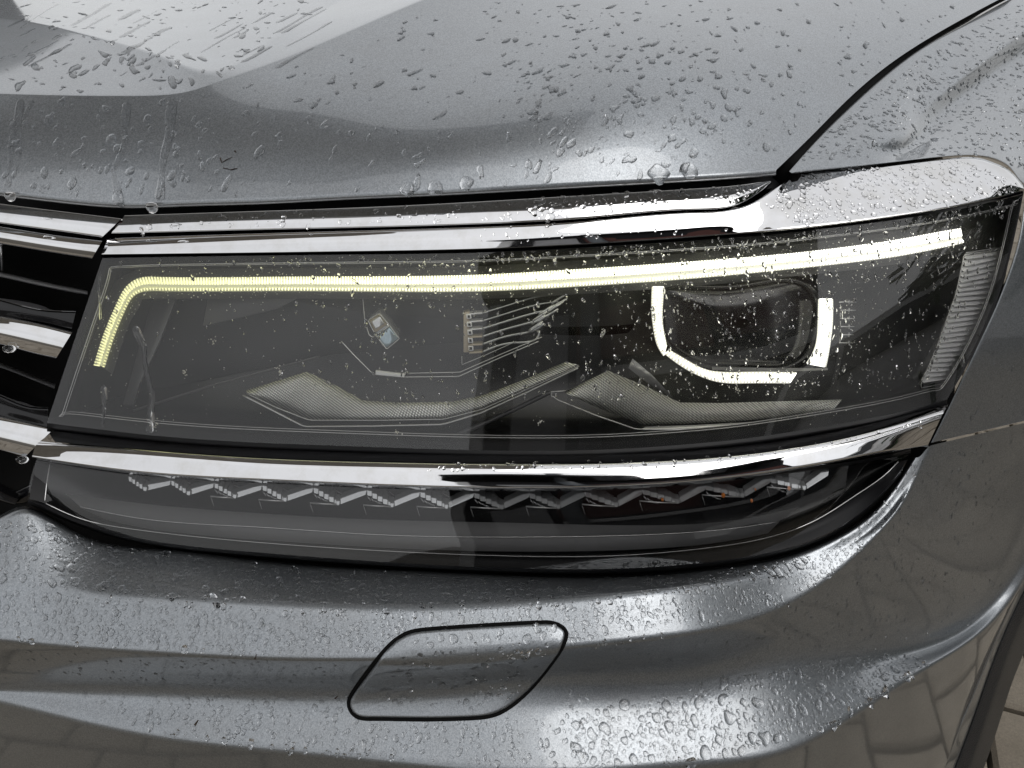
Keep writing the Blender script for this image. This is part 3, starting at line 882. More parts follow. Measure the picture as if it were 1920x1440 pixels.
csub('trim_lip', grid_mesh(ribbon([(1210, 800), (1300, 797), (1400, 792), (1480, 784), (1562, 770), (1572, 771)], [(1200, 806), (1300, 807), (1400, 801), (1480, 793), (1562, 779), (1574, 773)], .016, .013, 40, False, 2, .003), 'l'), 'bright_edge', lamp)
wire('inner_strut', [(858, 815), (905, 795), (960, 770), (1032, 735)], .03, .0016, 'lamp_shelf', 20)

# --- right projector: dark glass in a squared ring of light
PC = np.array([(1232, 540), (1231, 590), (1240, 640), (1262, 665), (1330, 694), (1400, 697), (1490, 692), (1520, 670), (1538, 620), (1540, 560), (1525, 535), (1400, 530), (1280, 532)], float)
pc = closed_curve(PC, 90); c0 = pc.mean(0)
pr = [ring(c0+(pc-c0)*s, d_) for s, d_ in ((1.04, .060), (1.02, .032), (.97, .029), (.9, .028), (.7, .026), (.4, .0245), (.1, .024))]
csub('projector_glass', grid_mesh(np.array(pr), 'p', wrap=True), 'dark_glass', lamp)
csub('projector_bezel', tube_mesh(ring(c0+(pc-c0)*.93, .027), .0016, seg=8, closed=True), 'gloss_black', lamp)
def ring_piece(T, Bt, cnt):
    o = csub('ring_light', grid_mesh(bar(T, Bt, .020, .0025, .006, 50, 6), 'r'), 'ring_glow', lamp)
    ribs(T, Bt, cnt, .08, .92, .0175, .0005, 'ring_light_ribs', 'ring_rib_glow')
ring_piece([(1222, 538), (1221, 575), (1224, 612), (1232, 648), (1244, 668)], [(1246, 538), (1243, 575), (1243, 605), (1246, 625), (1250, 645)], 26)
ring_piece([(1256, 656), (1290, 676), (1330, 694), (1400, 697), (1494, 698)], [(1246, 664), (1282, 690), (1336, 714), (1400, 719), (1480, 719)], 40)
ring_piece([(1562, 561), (1562, 600), (1558, 640), (1551, 680), (1549, 688)], [(1534, 561), (1533, 600), (1530, 640), (1517, 672), (1511, 681)], 28)
csub('ring_ledge', grid_mesh(ribbon([(1335, 688), (1450, 690), (1552, 690)], [(1335, 694), (1450, 697), (1552, 694)], .024, .02, 30), 'l'), 'bright_edge', lamp)
csub('ring_bracket', grid_mesh(ribbon([(1178, 690), (1210, 715), (1240, 735)], [(1186, 672), (1225, 705), (1262, 746)], .034, .03, 20), 'l'), 'bright_edge', lamp)
# moulded marks beside the ring
for k in range(6):
    y = 566.5 + k*15.3
    wire('moulded_mark', [(1574 if k in (0, 5) else 1577, y), (1605 - k*1.2, y)], .006, .00045, 'bright_edge', 4)
    if k < 5: wire('moulded_mark', [(1576, y+5), (1576 - (1 if k > 3 else 0), y+13)], .006, .0003, 'bright_edge', 4)
    wire('moulded_mark', [(1592, y-4), (1592, y+4)], .006, .0003, 'bright_edge', 4)

# --- side reflector of white bars
SL = [(1814, 480), (1806, 520), (1798, 550), (1780, 600), (1763, 650), (1746, 690), (1729, 722)]
SR = [(1887, 469), (1882, 500), (1872, 540), (1852, 590), (1828, 640), (1806, 685), (1786, 711)]
csub('side_reflector_frame', grid_mesh(ribbon([(u-9, v) for u, v in SL], [(u+7, v) for u, v in SR], .016, .016, 60, True, 4, .01), 'f'), 'lamp_housing', lamp)
a_, b_ = resample_pair(SL, SR, 26)
for i in range(25):
    p = np.array([a_[i], .5*(a_[i]+b_[i]) + (0, 1), b_[i], b_[i]*.46+b_[i+1]*.54, .5*(a_[i]*.46+a_[i+1]*.54+b_[i]*.46+b_[i+1]*.54)+(0, 1), a_[i]*.46+a_[i+1]*.54])
    P = ring(p, np.array([.012, .012, .012, .0094, .0094, .0094]))
    me = bpy.data.meshes.new('reflector_bar')
    Q = P + np.array([0, .004, 0])
    me.from_pydata(np.vstack([P, Q]).tolist(), [], [(0, 5, 4, 1), (1, 4, 3, 2), (6, 7, 10, 11), (7, 8, 9, 10), (0, 1, 7, 6), (1, 2, 8, 7), (5, 11, 10, 4), (4, 10, 9, 3), (0, 6, 11, 5), (2, 3, 9, 8)])
    csub('reflector_bar', me, 'reflex_white', lamp, smooth=False)
wire('reflector_edge', [(1808, 480), (1890, 466), (1876, 540), (1834, 640), (1788, 716), (1724, 728), (1757, 650), (1793, 550), (1808, 480)], .011, .0005, 'bright_edge', 60)
wire('reflector_edge', [(1812, 474), (1892, 462)], .011, .0006, 'bright_edge', 12)
# dim facets of the inner trim on the left
plate('inner_facet', [(285, 565), (330, 562), (300, 640), (262, 720), (250, 760), (230, 760)], .05, .004, 'lamp_shelf', .0005)
plate('inner_facet', [(390, 560), (560, 558), (520, 580), (380, 612)], .05, .004, 'lamp_shelf', .0005)
wire('inner_facet_edge', [(250, 770), (400, 722), (600, 668)], .05, .0008, 'lamp_shelf', 20)

# black gap between lens foot and lower chrome
cpart('headlight_gasket', loft('g', [[(u, v, d+.003) for u, v, d in LB], [(u, v+9, d+.004) for u, v, d in LB], [(u, v+16, d+.02) for u, v, d in LB]], [0, .3, 0], 120, low=1), 'satin_black')

# ------------------------------------------------------------------ lower lamp (indicator)
NT = [(68, 863, -.006), (240, 889, -.006), (480, 905, -.006), (700, 915, -.006), (1000, 920, -.006), (1200, 914, -.006), (1350, 903, -.006), (1500, 885, -.006), (1620, 868, -.004), (1708, 850, .001)]
NB = [(52, 936, -.022), (215, 998, -.029), (440, 1032, -.032), (680, 1051, -.032), (980, 1066, -.032), (1170, 1066, -.032), (1320, 1055, -.031), (1450, 1034, -.028), (1580, 986, -.020), (1690, 884, -.003)]
NMid = [((a[0]+b[0])/2 - (4 if i in (0,) else 0) + (0, 0, 0, 0, 0, 0, 2, 6, 14, 0)[i], (a[1]+b[1])/2, (a[2]+b[2])/2-.003) for i, (a, b) in enumerate(zip(NT, NB))]
sig = cpart('indicator_lamp', loft('rim', [NB, [(u, v+6, d+.004) for u, v, d in NB], [(u, v+10, d+.025) for u, v, d in NB]], [0, .3, 0], 120, low=1), 'satin_black')
lens2 = csub('lens', face_eye(loft('lens', [NT, NMid, NB], [0, .5, 0], 180, nb=12, ns=2, low=1)), 'clear_lens', sig)
L2TREE = bvh(lens2)
_nt = nat_spline([p[0] for p in NT], [p[1] for p in NT]); _nb = nat_spline([p[0] for p in NB], [p[1] for p in NB])
def LD2(u, v):
    a = _nt(np.clip(u, 68, 1708))[:, 0]; b = _nb(np.clip(u, 52, 1690))[:, 0]
    s = np.clip((v-a)/(np.maximum(b-a, 8)), 0, 1)
    return -.006*(1-s) - .031*s - .006*s*(1-s) + fwd(u)
def ring2(uv, depth):
    uv = np.asarray(uv, float)
    return skin(uv[:, 0], uv[:, 1], LD2(uv[:, 0], uv[:, 1]) + depth)
def line2(pts, n):
    a = np.asarray(pts, float); t = np.r_[0, np.cumsum(np.hypot(*np.diff(a, axis=0).T))]; t /= t[-1]
    return nat_spline(t, a)(np.linspace(0, 1, n))
NI = [(86, 944), (150, 972), (235, 990), (450, 1014), (690, 1031), (990, 1043), (1170, 1041), (1320, 1028), (1430, 1010), (1530, 975), (1610, 925), (1662, 888), (1684, 866)]
NO = [(58, 936), (130, 974), (215, 999), (440, 1033), (680, 1052), (980, 1067), (1170, 1067), (1320, 1056), (1450, 1034), (1560, 996), (1640, 938), (1680, 893), (1702, 862)]
i2, o2 = line2(NI, 140), line2(NO, 140)
csub('lens_border', grid_mesh(np.array([ring2(o2, .001), ring2(.5*(o2+i2), .003), ring2(i2, .004), ring2(i2-(0, 4), .014)]), 'b'), 'satin_black', sig)
csub('border_line', tube_mesh(ring2(i2, .003), .0004, seg=5), 'bright_edge', sig)
csub('border_line', tube_mesh(ring2(line2([(94, 870), (88, 905), (84, 940)], 20), .003), .0004, seg=5), 'bright_edge', sig)
bl = np.array([(66, 866), (90, 868), (84, 942), (56, 934)], float)
csub('lens_border', grid_mesh(np.array([ring2(np.array([(68, 866), (60, 905), (55, 936)]), .002), ring2(np.array([(92, 868), (86, 905), (83, 942)]), .003)]), 'b'), 'satin_black', sig)
# backing, and the stepped shelf under the diodes
tt = line2([p[:2] for p in NT], 140)
csub('housing_bowl', grid_mesh(np.array([ring2(tt-(0, 3), .004), ring2(tt, .045), ring2(.5*tt+.5*i2, .05), ring2(i2, .045), ring2(i2, .004)]), 'h'), 'lamp_housing', sig)
sh_t = [(122, 925), (240, 941), (480, 962), (700, 974), (950, 980), (1200, 985), (1400, 972), (1500, 950)]
sh_m = [(150, 950), (250, 970), (480, 988), (700, 1002), (950, 1007), (1200, 1003), (1380, 990), (1460, 978)]
sh_b = [(200, 975), (270, 990), (480, 1012), (700, 1026), (950, 1034), (1200, 1030), (1380, 1012), (1440, 1000)]
csub('inner_shelf', grid_mesh(np.array([ring2(line2(sh_t, 120), .030), ring2(line2(sh_m, 120), .012), ring2(line2(sh_m, 120)+(0, 2), .013), ring2(line2(sh_b, 120), .016)]), 's'), 'lamp_ledge', sig, angle=25)
csub('shelf_edge', tube_mesh(ring2(line2(sh_m, 120), .0118), .0004, seg=5), 'bright_edge', sig)
# cut light blocks, each a serrated flank, a smooth flank and a ledge
xs = [236, 316, 397, 487, 583, 683, 783, 884, 988, 1093, 1201, 1318, 1440]
xe = [317, 398, 488, 584, 684, 784, 885, 989, 1094, 1202, 1320, 1442, 1551]
for k, (x0, x1) in enumerate(zip(xs, xe)):
    top0 = float(_nt([x0])[0, 0]) + 4; top1 = float(_nt([x1])[0, 0]) + 4
    w = x1-x0
    xt = x0 + w*.46*(1 + .03*k); hgt = 24 + min(k, 4)*1.6
    yt = float(_nt([xt])[0, 0]) + hgt + 4
    e = empty('led_block', parent=sig)
    def p2(uv, dpt, thick, mat_, name, bev=.0004):
        P = ring2(np.array(uv, float), dpt)
        b = bmesh.new(); vs = [b.verts.new(p) for p in P]; f = b.faces.new(vs)
        ex = bmesh.ops.extrude_face_region(b, geom=[f])
        bmesh.ops.translate(b, vec=(0, thick, 0), verts=[q for q in ex['geom'] if isinstance(q, bmesh.types.BMVert)])
        bmesh.ops.recalc_face_normals(b, faces=b.faces[:])
        if bev: bmesh.ops.bevel(b, geom=b.edges[:], offset=bev, segments=1, affect='EDGES')
        return b
    pieces = []
    # serrated flank: five small steps
    for s in range(5):
        f0, f1 = s/5, (s+1)/5
        ax, ay = x0+4 + (xt-x0-4)*f0, top0+2 + (yt-top0-6)*f0
        bx, by = x0+4 + (xt-x0-4)*f1, top0+2 + (yt-top0-6)*f1
        pieces.append(p2([(ax, ay-2), (bx+1, ay), (bx+1, by+6), (ax+1, by+4)], .012 - .001*(s % 2), .006, None, 'x'))
    pieces.append(p2([(xt-6, yt-8), (xt+3, yt-8), (xt+2, yt+1), (xt-5, yt)], .011, .006, None, 'x'))
    meb = bmesh.new()
    for pb in pieces:
        tm = bpy.data.meshes.new('t'); pb.to_mesh(tm); pb.free(); meb.from_mesh(tm); bpy.data.meshes.remove(tm)
    e2 = csub('serrated_flank', meb, 'clear_plastic', sig, smooth=False)
    bpy.data.objects.remove(e)
    blkname = 'led_block'
    e2.name = blkname
    csub('smooth_flank', p2([(xt+2, yt-12), (x1-12, top1+3), (x1+4, top1), (x1+2, top1+10), (xt+3, yt)], .012, .006, None, 's'), 'clear_plastic', e2, smooth=False)
    csub('facet', p2([(x0+10, top0+2), (x0+w*.40, top0+2), (xt-1, yt-11)], .020, .003, None, 's'), 'bright_edge' if k % 3 == 1 else 'clear_plastic', e2, smooth=False)
    if k >= 2:
        hx0 = x0 - 4
        csub('ledge', tube_mesh(ring2(np.array([(hx0+2, yt-4+(-1 if k > 8 else 0)), ((hx0+xt)/2, yt-2), (xt-4, yt-1)]), .011), .0006, seg=5), 'bright_edge', e2)
        csub('ledge', tube_mesh(ring2(np.array([(hx0+2, yt-4), (hx0+5, yt+5), (hx0+8, yt+14)]), .013), .0002, seg=4), 'bright_edge', e2)
        for s in range(4):
            csub('facet', tube_mesh(ring2(np.array([(x0+6+s*6, top0+12+s*4), (x0+12+s*7, top0+20+s*2)]), .014), .0006, seg=4), 'clear_plastic', e2)
    for s in range(6):
        sx0 = x0 + w*(.14+.06*s) + random.uniform(-3, 3); sy0 = top0 + random.uniform(2, 8)
        csub('facet', tube_mesh(ring2(np.array([(sx0, sy0), (sx0+random.uniform(6, 16), sy0+random.uniform(5, 11))]), .018), random.uniform(.0003, .0007), seg=4), 'bright_edge', e2)
for u, v, r in ((1242, 936, 3), (1356, 928, 4.5), (1409, 938, 3), (1479, 915, 4), (1416, 917, 2)):
    a = np.linspace(0, 2*math.pi, 10, endpoint=False)
    P = ring2(np.stack([u+r*np.cos(a)*.8, v+r*np.sin(a)], 1), .0108)
    b = bmesh.new(); f = b.faces.new([b.verts.new(p) for p in P]); ex = bmesh.ops.extrude_face_region(b, geom=[f])
    bmesh.ops.translate(b, vec=(0, -.0008, 0), verts=[q for q in ex['geom'] if isinstance(q, bmesh.types.BMVert)])
    bmesh.ops.recalc_face_normals(b, faces=b.faces[:])
    csub('amber_diode', b, 'amber_led', sig)
# slot filler between lower chrome and the indicator lens
cpart('chrome_gasket', loft('g', [[(u, v-7, d-.004) for u, v, d in NT], [(u, v-1, d-.001) for u, v, d in NT], [(u, v+1, d+.02) for u, v, d in NT]], [0, .2, 0], 100, low=1), 'satin_black')

# ------------------------------------------------------------------ grille
grille = cpart('grille', loft('surround', [[(-200, 420, .10), (0, 450, .10), (150, 470, .10), (205, 460, .09)], [(-200, 700, .09), (0, 700, .09), (90, 700, .09), (120, 700, .08)], [(-200, 960, .05), (0, 960, .05), (45, 955, .04), (70, 950, .03)]], [0, .4, 0], 30), 'void_black')
def slat(name, top, bot, dt, db, mat_, bulge=.004, parent=None, back=.02, n=60):
    T = [(*p, dt) for p in top]; Bm = [(*p, db) for p in bot]
    mid = [(.5*(a[0]+b[0]), .5*(a[1]+b[1]), .5*(a[2]+b[2])-bulge) for a, b in zip(T, Bm)]
    me = loft('s', [[(u, v-2, d+back) for u, v, d in T], T, mid, Bm, [(u, v+2, d+back) for u, v, d in Bm]], [0, .15, .4, .15, 0], n)
    # close the cut end
    b = bmesh.new(); b.from_mesh(me); b.verts.ensure_lookup_table()
    m_ = len(b.verts)//n
    try: b.faces.new([b.verts[i*n+n-1] for i in range(m_)])
    except ValueError: pass
    return csub(name, b, mat_, parent or grille, angle=40)
slat('chrome_slat', [(-200, 353), (0, 382), (120, 397), (228, 410)], [(-200, 390), (0, 420), (120, 436), (190, 446)], .056, .048, 'chrome', .002)
slat('chrome_slat', [(-200, 394), (0, 424), (110, 441), (192, 451)], [(-200, 425), (0, 457), (100, 474), (172, 485)], .046, .040, 'chrome', .0025)
# black cross blades in the openings, painted grey to give their lit edges
slat('black_blade', [(-200, 476), (0, 512), (90, 532), (164, 547)], [(-200, 482), (0, 517), (90, 537), (164, 551)], .062, .056, 'lamp_ledge', .001)
slat('black_blade', [(-200, 640), (0, 682), (60, 705), (104, 722)], [(-200, 646), (0, 687), (60, 710), (102, 727)], .052, .046, 'lamp_ledge', .001)
slat('chrome_slat', [(-200, 505), (0, 545), (80, 562), (150, 578)], [(-200, 530), (0, 562), (70, 580), (142, 584)], .062, .030, 'chrome', .001)
slat('gloss_inset', [(-200, 530), (0, 563), (70, 581), (142, 585)], [(-200, 560), (0, 594), (70, 603), (134, 618)], .034, .026, 'gloss_black', -.002)
slat('chrome_slat', [(-200, 560), (0, 592), (70, 606), (136, 622)], [(-200, 612), (0, 646), (60, 662), (105, 672)], .019, .010, 'chrome', .004)
slat('chrome_slat', [(-200, 680), (0, 721), (50, 739), (95, 756)], [(-200, 702), (0, 741), (50, 761), (90, 764)], .054, .024, 'chrome', .001)
slat('gloss_inset', [(-200, 702), (0, 742), (50, 762), (90, 765)], [(-200, 745), (0, 781), (50, 792), (92, 803)], .028, .020, 'gloss_black', -.002)
slat('chrome_slat', [(-200, 745), (0, 780), (50, 791), (102, 803)], [(-200, 808), (0, 845), (25, 852), (45, 858)], .011, -.002, 'chrome', .004)
slat('black_frame', [(-200, 870), (0, 906), (20, 916), (42, 924)], [(-200, 915), (0, 938), (12, 942), (28, 946)], .006, -.012, 'gloss_black', .003)
slat('black_frame', [(30, 922), (40, 917), (50, 912), (58, 908)], [(27, 944), (36, 944), (45, 943), (53, 940)], .004, .0, 'gloss_black', .002)
wire_g = tube_mesh(skin(np.array([2, 3, 4]), np.array([457, 480, 508]), np.array([.075, .075, .075])), .0008, seg=5)
csub('blade_stay', wire_g, 'bright_edge', grille)

# ------------------------------------------------------------------ what the lamp and the chrome mirror: a hall, firs and a white car
def simple(name, col, rough=.6, metal=0.0, spec=.5):
    m, n, l, b = mat(name)
    t = noise(n, l, 3.0, 5, .6)
    c = ramp(n, l, t.outputs[0], .25, .75, tuple(x*.75 for x in col), tuple(min(1, x*1.2) for x in col))
    l.new(c.outputs[0], b.inputs['Base Color'])
    b.inputs['Roughness'].default_value = rough; b.inputs['Metallic'].default_value = metal
    b.inputs['Specular IOR Level'].default_value = spec
simple('red_brown_cladding', (.10, .035, .028), .8)
simple('dark_cladding', (.020, .020, .022), .8, 0, .2)
simple('pale_panel', (.62, .62, .62), .6)
simple('grey_panel', (.30, .30, .31), .6)
simple('steel_post', (.09, .10, .11), .5)
simple('window_dark', (.010, .012, .014), .15)
simple('fir_needles', (.022, .042, .018), .85, 0, .2)
simple('fir_bark', (.05, .035, .025), .9)
simple('white_car_paint', (.75, .75, .76), .15)
simple('tyre_rubber', (.012, .012, .012), .8)

def polar(az, dist):                     # azimuth to the right of straight behind the camera
    a = R(az); return Vector((math.sin(a)*dist, -math.cos(a)*dist, 0))
def wallbox(name, p, q, z0, z1, th, mt, parent, out=0.0):
    """upright slab from p to q"""
    d = (q-p); L_ = d.length; d.normalize(); nrm = Vector((-d.y, d.x, 0))
    if nrm.dot(Vector((0, 0, 0)) - p) < 0: nrm = -nrm
    b = bmesh.new()
    base = [p + nrm*out, q + nrm*out, q + nrm*(out-th), p + nrm*(out-th)]
    lo = [b.verts.new((v.x, v.y, z0)) for v in base]; hi = [b.verts.new((v.x, v.y, z1)) for v in base]
    b.faces.new(lo[::-1]); b.faces.new(hi)
    for i in range(4): b.faces.new((lo[i], lo[(i+1) % 4], hi[(i+1) % 4], hi[i]))
    bmesh.ops.recalc_face_normals(b, faces=b.faces[:])
    o = obj(name, b, mt, parent, smooth=False)
    return o
hall = tag(empty('hall_building', (0, 0, 0)), 'dark red-brown hall mirrored in the headlight glass', 'building')
P0, P1 = polar(2.2, 5.2), polar(50, 6.2)
wallbox('wall', P0, P1, 0, 5.2, .3, 'dark_cladding', hall)
dd = (P1-P0)
for a, b_, z0, z1, mt, nm_ in ((.0, .028, .0, 5.0, 'pale_panel', 'panel'), (.085, .20, 1.4, 4.3, 'grey_panel', 'panel'), (.22, .56, 3.0, 4.3, 'red_brown_cladding', 'panel'), (.60, .97, 3.2, 4.4, 'red_brown_cladding', 'panel'),
                           (.20, .5, .1, 2.3, 'window_dark', 'window'), (.55, .95, .9, 2.4, 'window_dark', 'window'), (.22, .99, 2.5, 2.8, 'pale_panel', 'fascia')):
    wallbox(nm_, P0+dd*a, P0+dd*b_, z0, z1, .12, mt, hall, .06)
wallbox('roof', P0-dd*.02, P1+dd*.02, 5.2, 5.45, 4.0, 'dark_cladding', hall, .5)
for az, ds in ((15.5, 4.9),):
    p = polar(az, ds)
    b = bmesh.new(); bmesh.ops.create_cone(b, cap_ends=True, segments=12, radius1=.12, radius2=.11, depth=6)
    bmesh.ops.translate(b, vec=(p.x, p.y, 3.0), verts=b.verts)
    obj('post', b, 'steel_post', hall)

def fir(loc, h, r, seed, label):
    rg = np.random.default_rng(seed)
    t = tag(empty('fir_tree', loc), label, 'tree', 'firs mirrored in the chrome')
    b = bmesh.new(); bmesh.ops.create_cone(b, cap_ends=True, segments=10, radius1=.14, radius2=.02, depth=h)
    bmesh.ops.translate(b, vec=(0, 0, h/2), verts=b.verts)
    obj('trunk', b, 'fir_bark', t)
    V, F = [], []
    for lv in range(34):
        f = lv/34; z = .8 + (h-1.0)*f; rad = r*(1-f)**.8 + .15
        for k in range(int(15*(1-f)+5)):
            a = rg.uniform(0, 2*math.pi); L_ = rad*rg.uniform(.65, 1.1)
            dr = np.array([math.cos(a), math.sin(a), 0]); sd_ = np.array([-dr[1], dr[0], 0])
            for s in np.linspace(.12, 1, 11):
                p = np.array([0, 0, z]) + dr*L_*s + np.array([0, 0, -.42*L_*s*s + .10*s])
                for q in range(3):
                    w = (1.12-s)*.26*L_ + .08
                    tip = p + dr*rg.uniform(.05, .22) + sd_*rg.uniform(-w, w) + np.array([0, 0, rg.uniform(-.16, .06)])
                    o_ = (tip-p); o_ /= np.linalg.norm(o_)+1e-9
                    c = np.cross(o_, rg.normal(size=3)); c *= .035/(np.linalg.norm(c)+1e-9)
                    i = len(V); V += [p-c, p+c, tip+c*.6, tip-c*.6]; F.append((i, i+1, i+2, i+3))
    me = bpy.data.meshes.new('crown'); me.from_pydata([tuple(x) for x in V], [], F)
    obj('crown', me, 'fir_needles', t, smooth=False)
    return t
fir(polar(84, 5.6), 8.5, 2.2, 3, 'tall fir mirrored in the right end of the headlight')
fir(polar(104, 9.0), 9.5, 2.0, 4, 'fir mirrored at the pointed end of the chrome trim')

def white_car(loc, rot):
    t = tag(empty('white_car', loc), 'white parked car mirrored in the lower chrome strip', 'car')
    t.rotation_euler = (0, 0, rot)
    prof = [(-2.1, .35), (-2.15, .75), (-1.95, 1.0), (-1.5, 1.08), (-1.0, 1.5), (-.4, 1.62), (.5, 1.60), (1.2, 1.45), (1.75, 1.08), (2.05, .95), (2.12, .6), (2.08, .33)]
    G = []
    for y, sx, dz in ((-.88, .96, .0), (-.90, .99, .0), (-.80, 1.0, .0), (0, 1.0, .02), (.80, 1.0, 0), (.90, .99, 0), (.88, .96, 0)):
        G.append([(x*sx, y*(1 - .28*max(0, (z-1.0))), z+dz) for x, z in prof])
    G = np.array(G)
    me = grid_mesh(G, 'body'); b = bmesh.new(); b.from_mesh(me); b.verts.ensure_lookup_table(); n_ = len(prof)
    b.faces.new([b.verts[i] for i in range(n_)]); b.faces.new([b.verts[6*n_+i] for i in range(n_)][::-1])
    bmesh.ops.recalc_face_normals(b, faces=b.faces[:])
    obj('body', b, 'white_car_paint', t, angle=40)
    for s in (-1, 1):
        for pts in ([(-1.25, 1.10), (-.85, 1.44), (-.15, 1.50), (-.15, 1.10)], [(-.08, 1.10), (-.08, 1.50), (.6, 1.50), (1.2, 1.36), (1.35, 1.10)]):
            b = bmesh.new(); b.faces.new([b.verts.new((x, s*(.905*(1-.28*max(0, z-1.0))+.012), z)) for x, z in pts])
            ex = bmesh.ops.extrude_face_region(b, geom=b.faces[:]); bmesh.ops.translate(b, vec=(0, s*.01, 0), verts=[q for q in ex['geom'] if isinstance(q, bmesh.types.BMVert)])
            bmesh.ops.recalc_face_normals(b, faces=b.faces[:])
            obj('window', b, 'window_dark', t, smooth=False)
        for x in (-1.3, 1.32):
            b = bmesh.new(); bmesh.ops.create_cone(b, cap_ends=True, segments=28, radius1=.33, radius2=.33, depth=.2)
            bmesh.ops.rotate(b, cent=(0, 0, 0), matrix=Matrix.Rotation(math.pi/2, 3, 'X'), verts=b.verts)
            bmesh.ops.translate(b, vec=(x, s*.83, .33), verts=b.verts)
            w = obj('wheel', b, 'tyre_rubber', t, angle=40)
            b = bmesh.new(); bmesh.ops.create_cone(b, cap_ends=True, segments=20, radius1=.22, radius2=.20, depth=.03)
            bmesh.ops.rotate(b, cent=(0, 0, 0), matrix=Matrix.Rotation(math.pi/2*-s, 3, 'X'), verts=b.verts)
            bmesh.ops.translate(b, vec=(x, s*.945, .33), verts=b.verts)
            obj('rim', b, 'steel_post', w, angle=40)
    return t
white_car(tuple(polar(60, 4.6)), R(60))

# unseen slab overhead, added to darken the front of the bonnet by reflection
blocker = tag(empty('sky_blocker', (-2.3, .35, 0)), 'added unseen slab overhead, mirrored as a dark edge in the bonnet front', 'sky_blocker')
def blocker_box(name, c, sz):
    b = bmesh.new(); box_bm(b, (c[0]+2.3, c[1]-.35, c[2]), sz, .01)
    return obj(name, b, 'pale_panel', blocker, smooth=False)
blocker_box('blocker_slab', (-1.30, .85, 3.2), (3.2, 1.7, .14))
blocker_box('post', (-2.75, .15, 1.565), (.12, .12, 3.13)); blocker_box('post', (-2.75, 1.6, 1.565), (.12, .12, 3.13))  # posts added to carry the unseen slab

# ------------------------------------------------------------------ rain on the car
def unit_drop(k, rings=4):
    """dome: rows of angle from the rim to the crown"""
    a = np.linspace(0, 2*math.pi, k, endpoint=False)
    out = []
    for i in range(rings):
        f = i/rings
        rad = math.cos(f*math.pi/2)**.75; z = math.sin(f*math.pi/2)
        out.append(np.stack([np.cos(a)*rad, np.sin(a)*rad, np.full(k, z)], 1))
    return np.array(out), a
def faces_of(k, rings):
    F = []
    for i in range(rings-1):
        for j in range(k):
            j2 = (j+1) % k
            F.append((i*k+j, i*k+j2, (i+1)*k+j2, (i+1)*k+j))
    for j in range(k): F.append(((rings-1)*k+j, (rings-1)*k+(j+1) % k, rings*k))
    F.append(tuple(range(k))[::-1])
    return F
class Rain:
    def __init__(self): self.V, self.F, self.n = [], [], 0
    def drop(self, p, nrm, r, stretch=1.0, along=None, h=.42, wob=.22, k=12, skew=0.0):
        rg = RNG
        nrm = np.array(nrm, float); nrm /= np.linalg.norm(nrm)
        dn = np.array([0, 0, -1.0]) if along is None else np.array(along, float)
        x = dn - nrm*np.dot(dn, nrm)
        if np.linalg.norm(x) < 1e-3: x = np.array([1.0, 0, 0]) - nrm*nrm[0]
        x /= np.linalg.norm(x)
        ang = rg.normal(0, .25); y = np.cross(nrm, x)
        x, y = x*math.cos(ang)+y*math.sin(ang), y*math.cos(ang)-x*math.sin(ang)
        D, a = unit_drop(k)
        w = 1 + wob*(rg.normal()*np.cos(2*a+rg.uniform(0, 6)) + .7*rg.normal()*np.cos(3*a+rg.uniform(0, 6)) + .45*rg.normal()*np.cos(4*a+rg.uniform(0, 6)))
        w = np.clip(w, .45, 1.8)
        for i in range(len(D)):
            t = 1-(i/len(D))*.5
            D[i, :, :2] *= (1+(w-1)*t)[:, None]
            D[i, :, 0] += skew*D[i, :, 2]
        P = D.reshape(-1, 3); P = np.vstack([P, [skew, 0, 1.0]])
        Q = np.array(p) + np.outer(P[:, 0]*r*stretch, x) + np.outer(P[:, 1]*r, y) + np.outer(P[:, 2]*r*h - .03*r, nrm)
        b0 = self.n
        self.V.append(Q); self.F += [tuple(b0+i for i in f) for f in faces_of(k, 4)]
        self.n += len(Q)
    def build(self, name, label, cat):
        me = bpy.data.meshes.new(name); me.from_pydata(np.concatenate(self.V).tolist(), [], self.F)
        o = obj(name, me, 'water')
        return tag(o, label, cat, kind='stuff')
def inside(poly, u, v):
    c = False; n = len(poly)
    for i in range(n):
        x1, y1 = poly[i]; x2, y2 = poly[(i+1) % n]
        if (y1 > v) != (y2 > v) and u < (x2-x1)*(v-y1)/(y2-y1)+x1: c = not c
    return c
def scatter(rain, tree, poly, count, r0, r1, skewness=2.2, stretch=(1, 1.6), along=None, h=(.3, .5), wob=.2, cover=None, weight=None, patch=0.0):
    """count drops spread over the part of a panel that fills the outline poly; radii in metres, small ones commoner"""
    xs = [p[0] for p in poly]; ys = [p[1] for p in poly]
    done = tries = 0
    taken = []
    ph = RNG.uniform(0, 6, 4)
    while done < count and tries < count*14:
        tries += 1
        u = RNG.uniform(min(xs), max(xs)); v = RNG.uniform(min(ys), max(ys))
        if not inside(poly, u, v): continue
        if weight is not None and RNG.uniform() > weight(u, v): continue
        if patch and RNG.uniform() < patch*(.5+.5*math.sin(u/47+ph[0]+1.7*math.sin(v/39+ph[1]))*math.sin(v/31+ph[2]+1.3*math.sin(u/61+ph[3]))): continue
        hq = hit(tree, u, v)
        if hq is None: continue
        r = r0 + (r1-r0)*RNG.uniform()**skewness
        p = np.array(hq[0])
        if len(taken):
            tk = np.array(taken[-900:])
            if (np.linalg.norm(tk[:, :3]-p, axis=1) < (tk[:, 3]+r)*.95).any(): continue
        taken.append((*p, r))
        rain.drop(p, hq[1], r, RNG.uniform(*stretch), along, RNG.uniform(*h), wob, 14 if r > .0025 else 10)
        done += 1

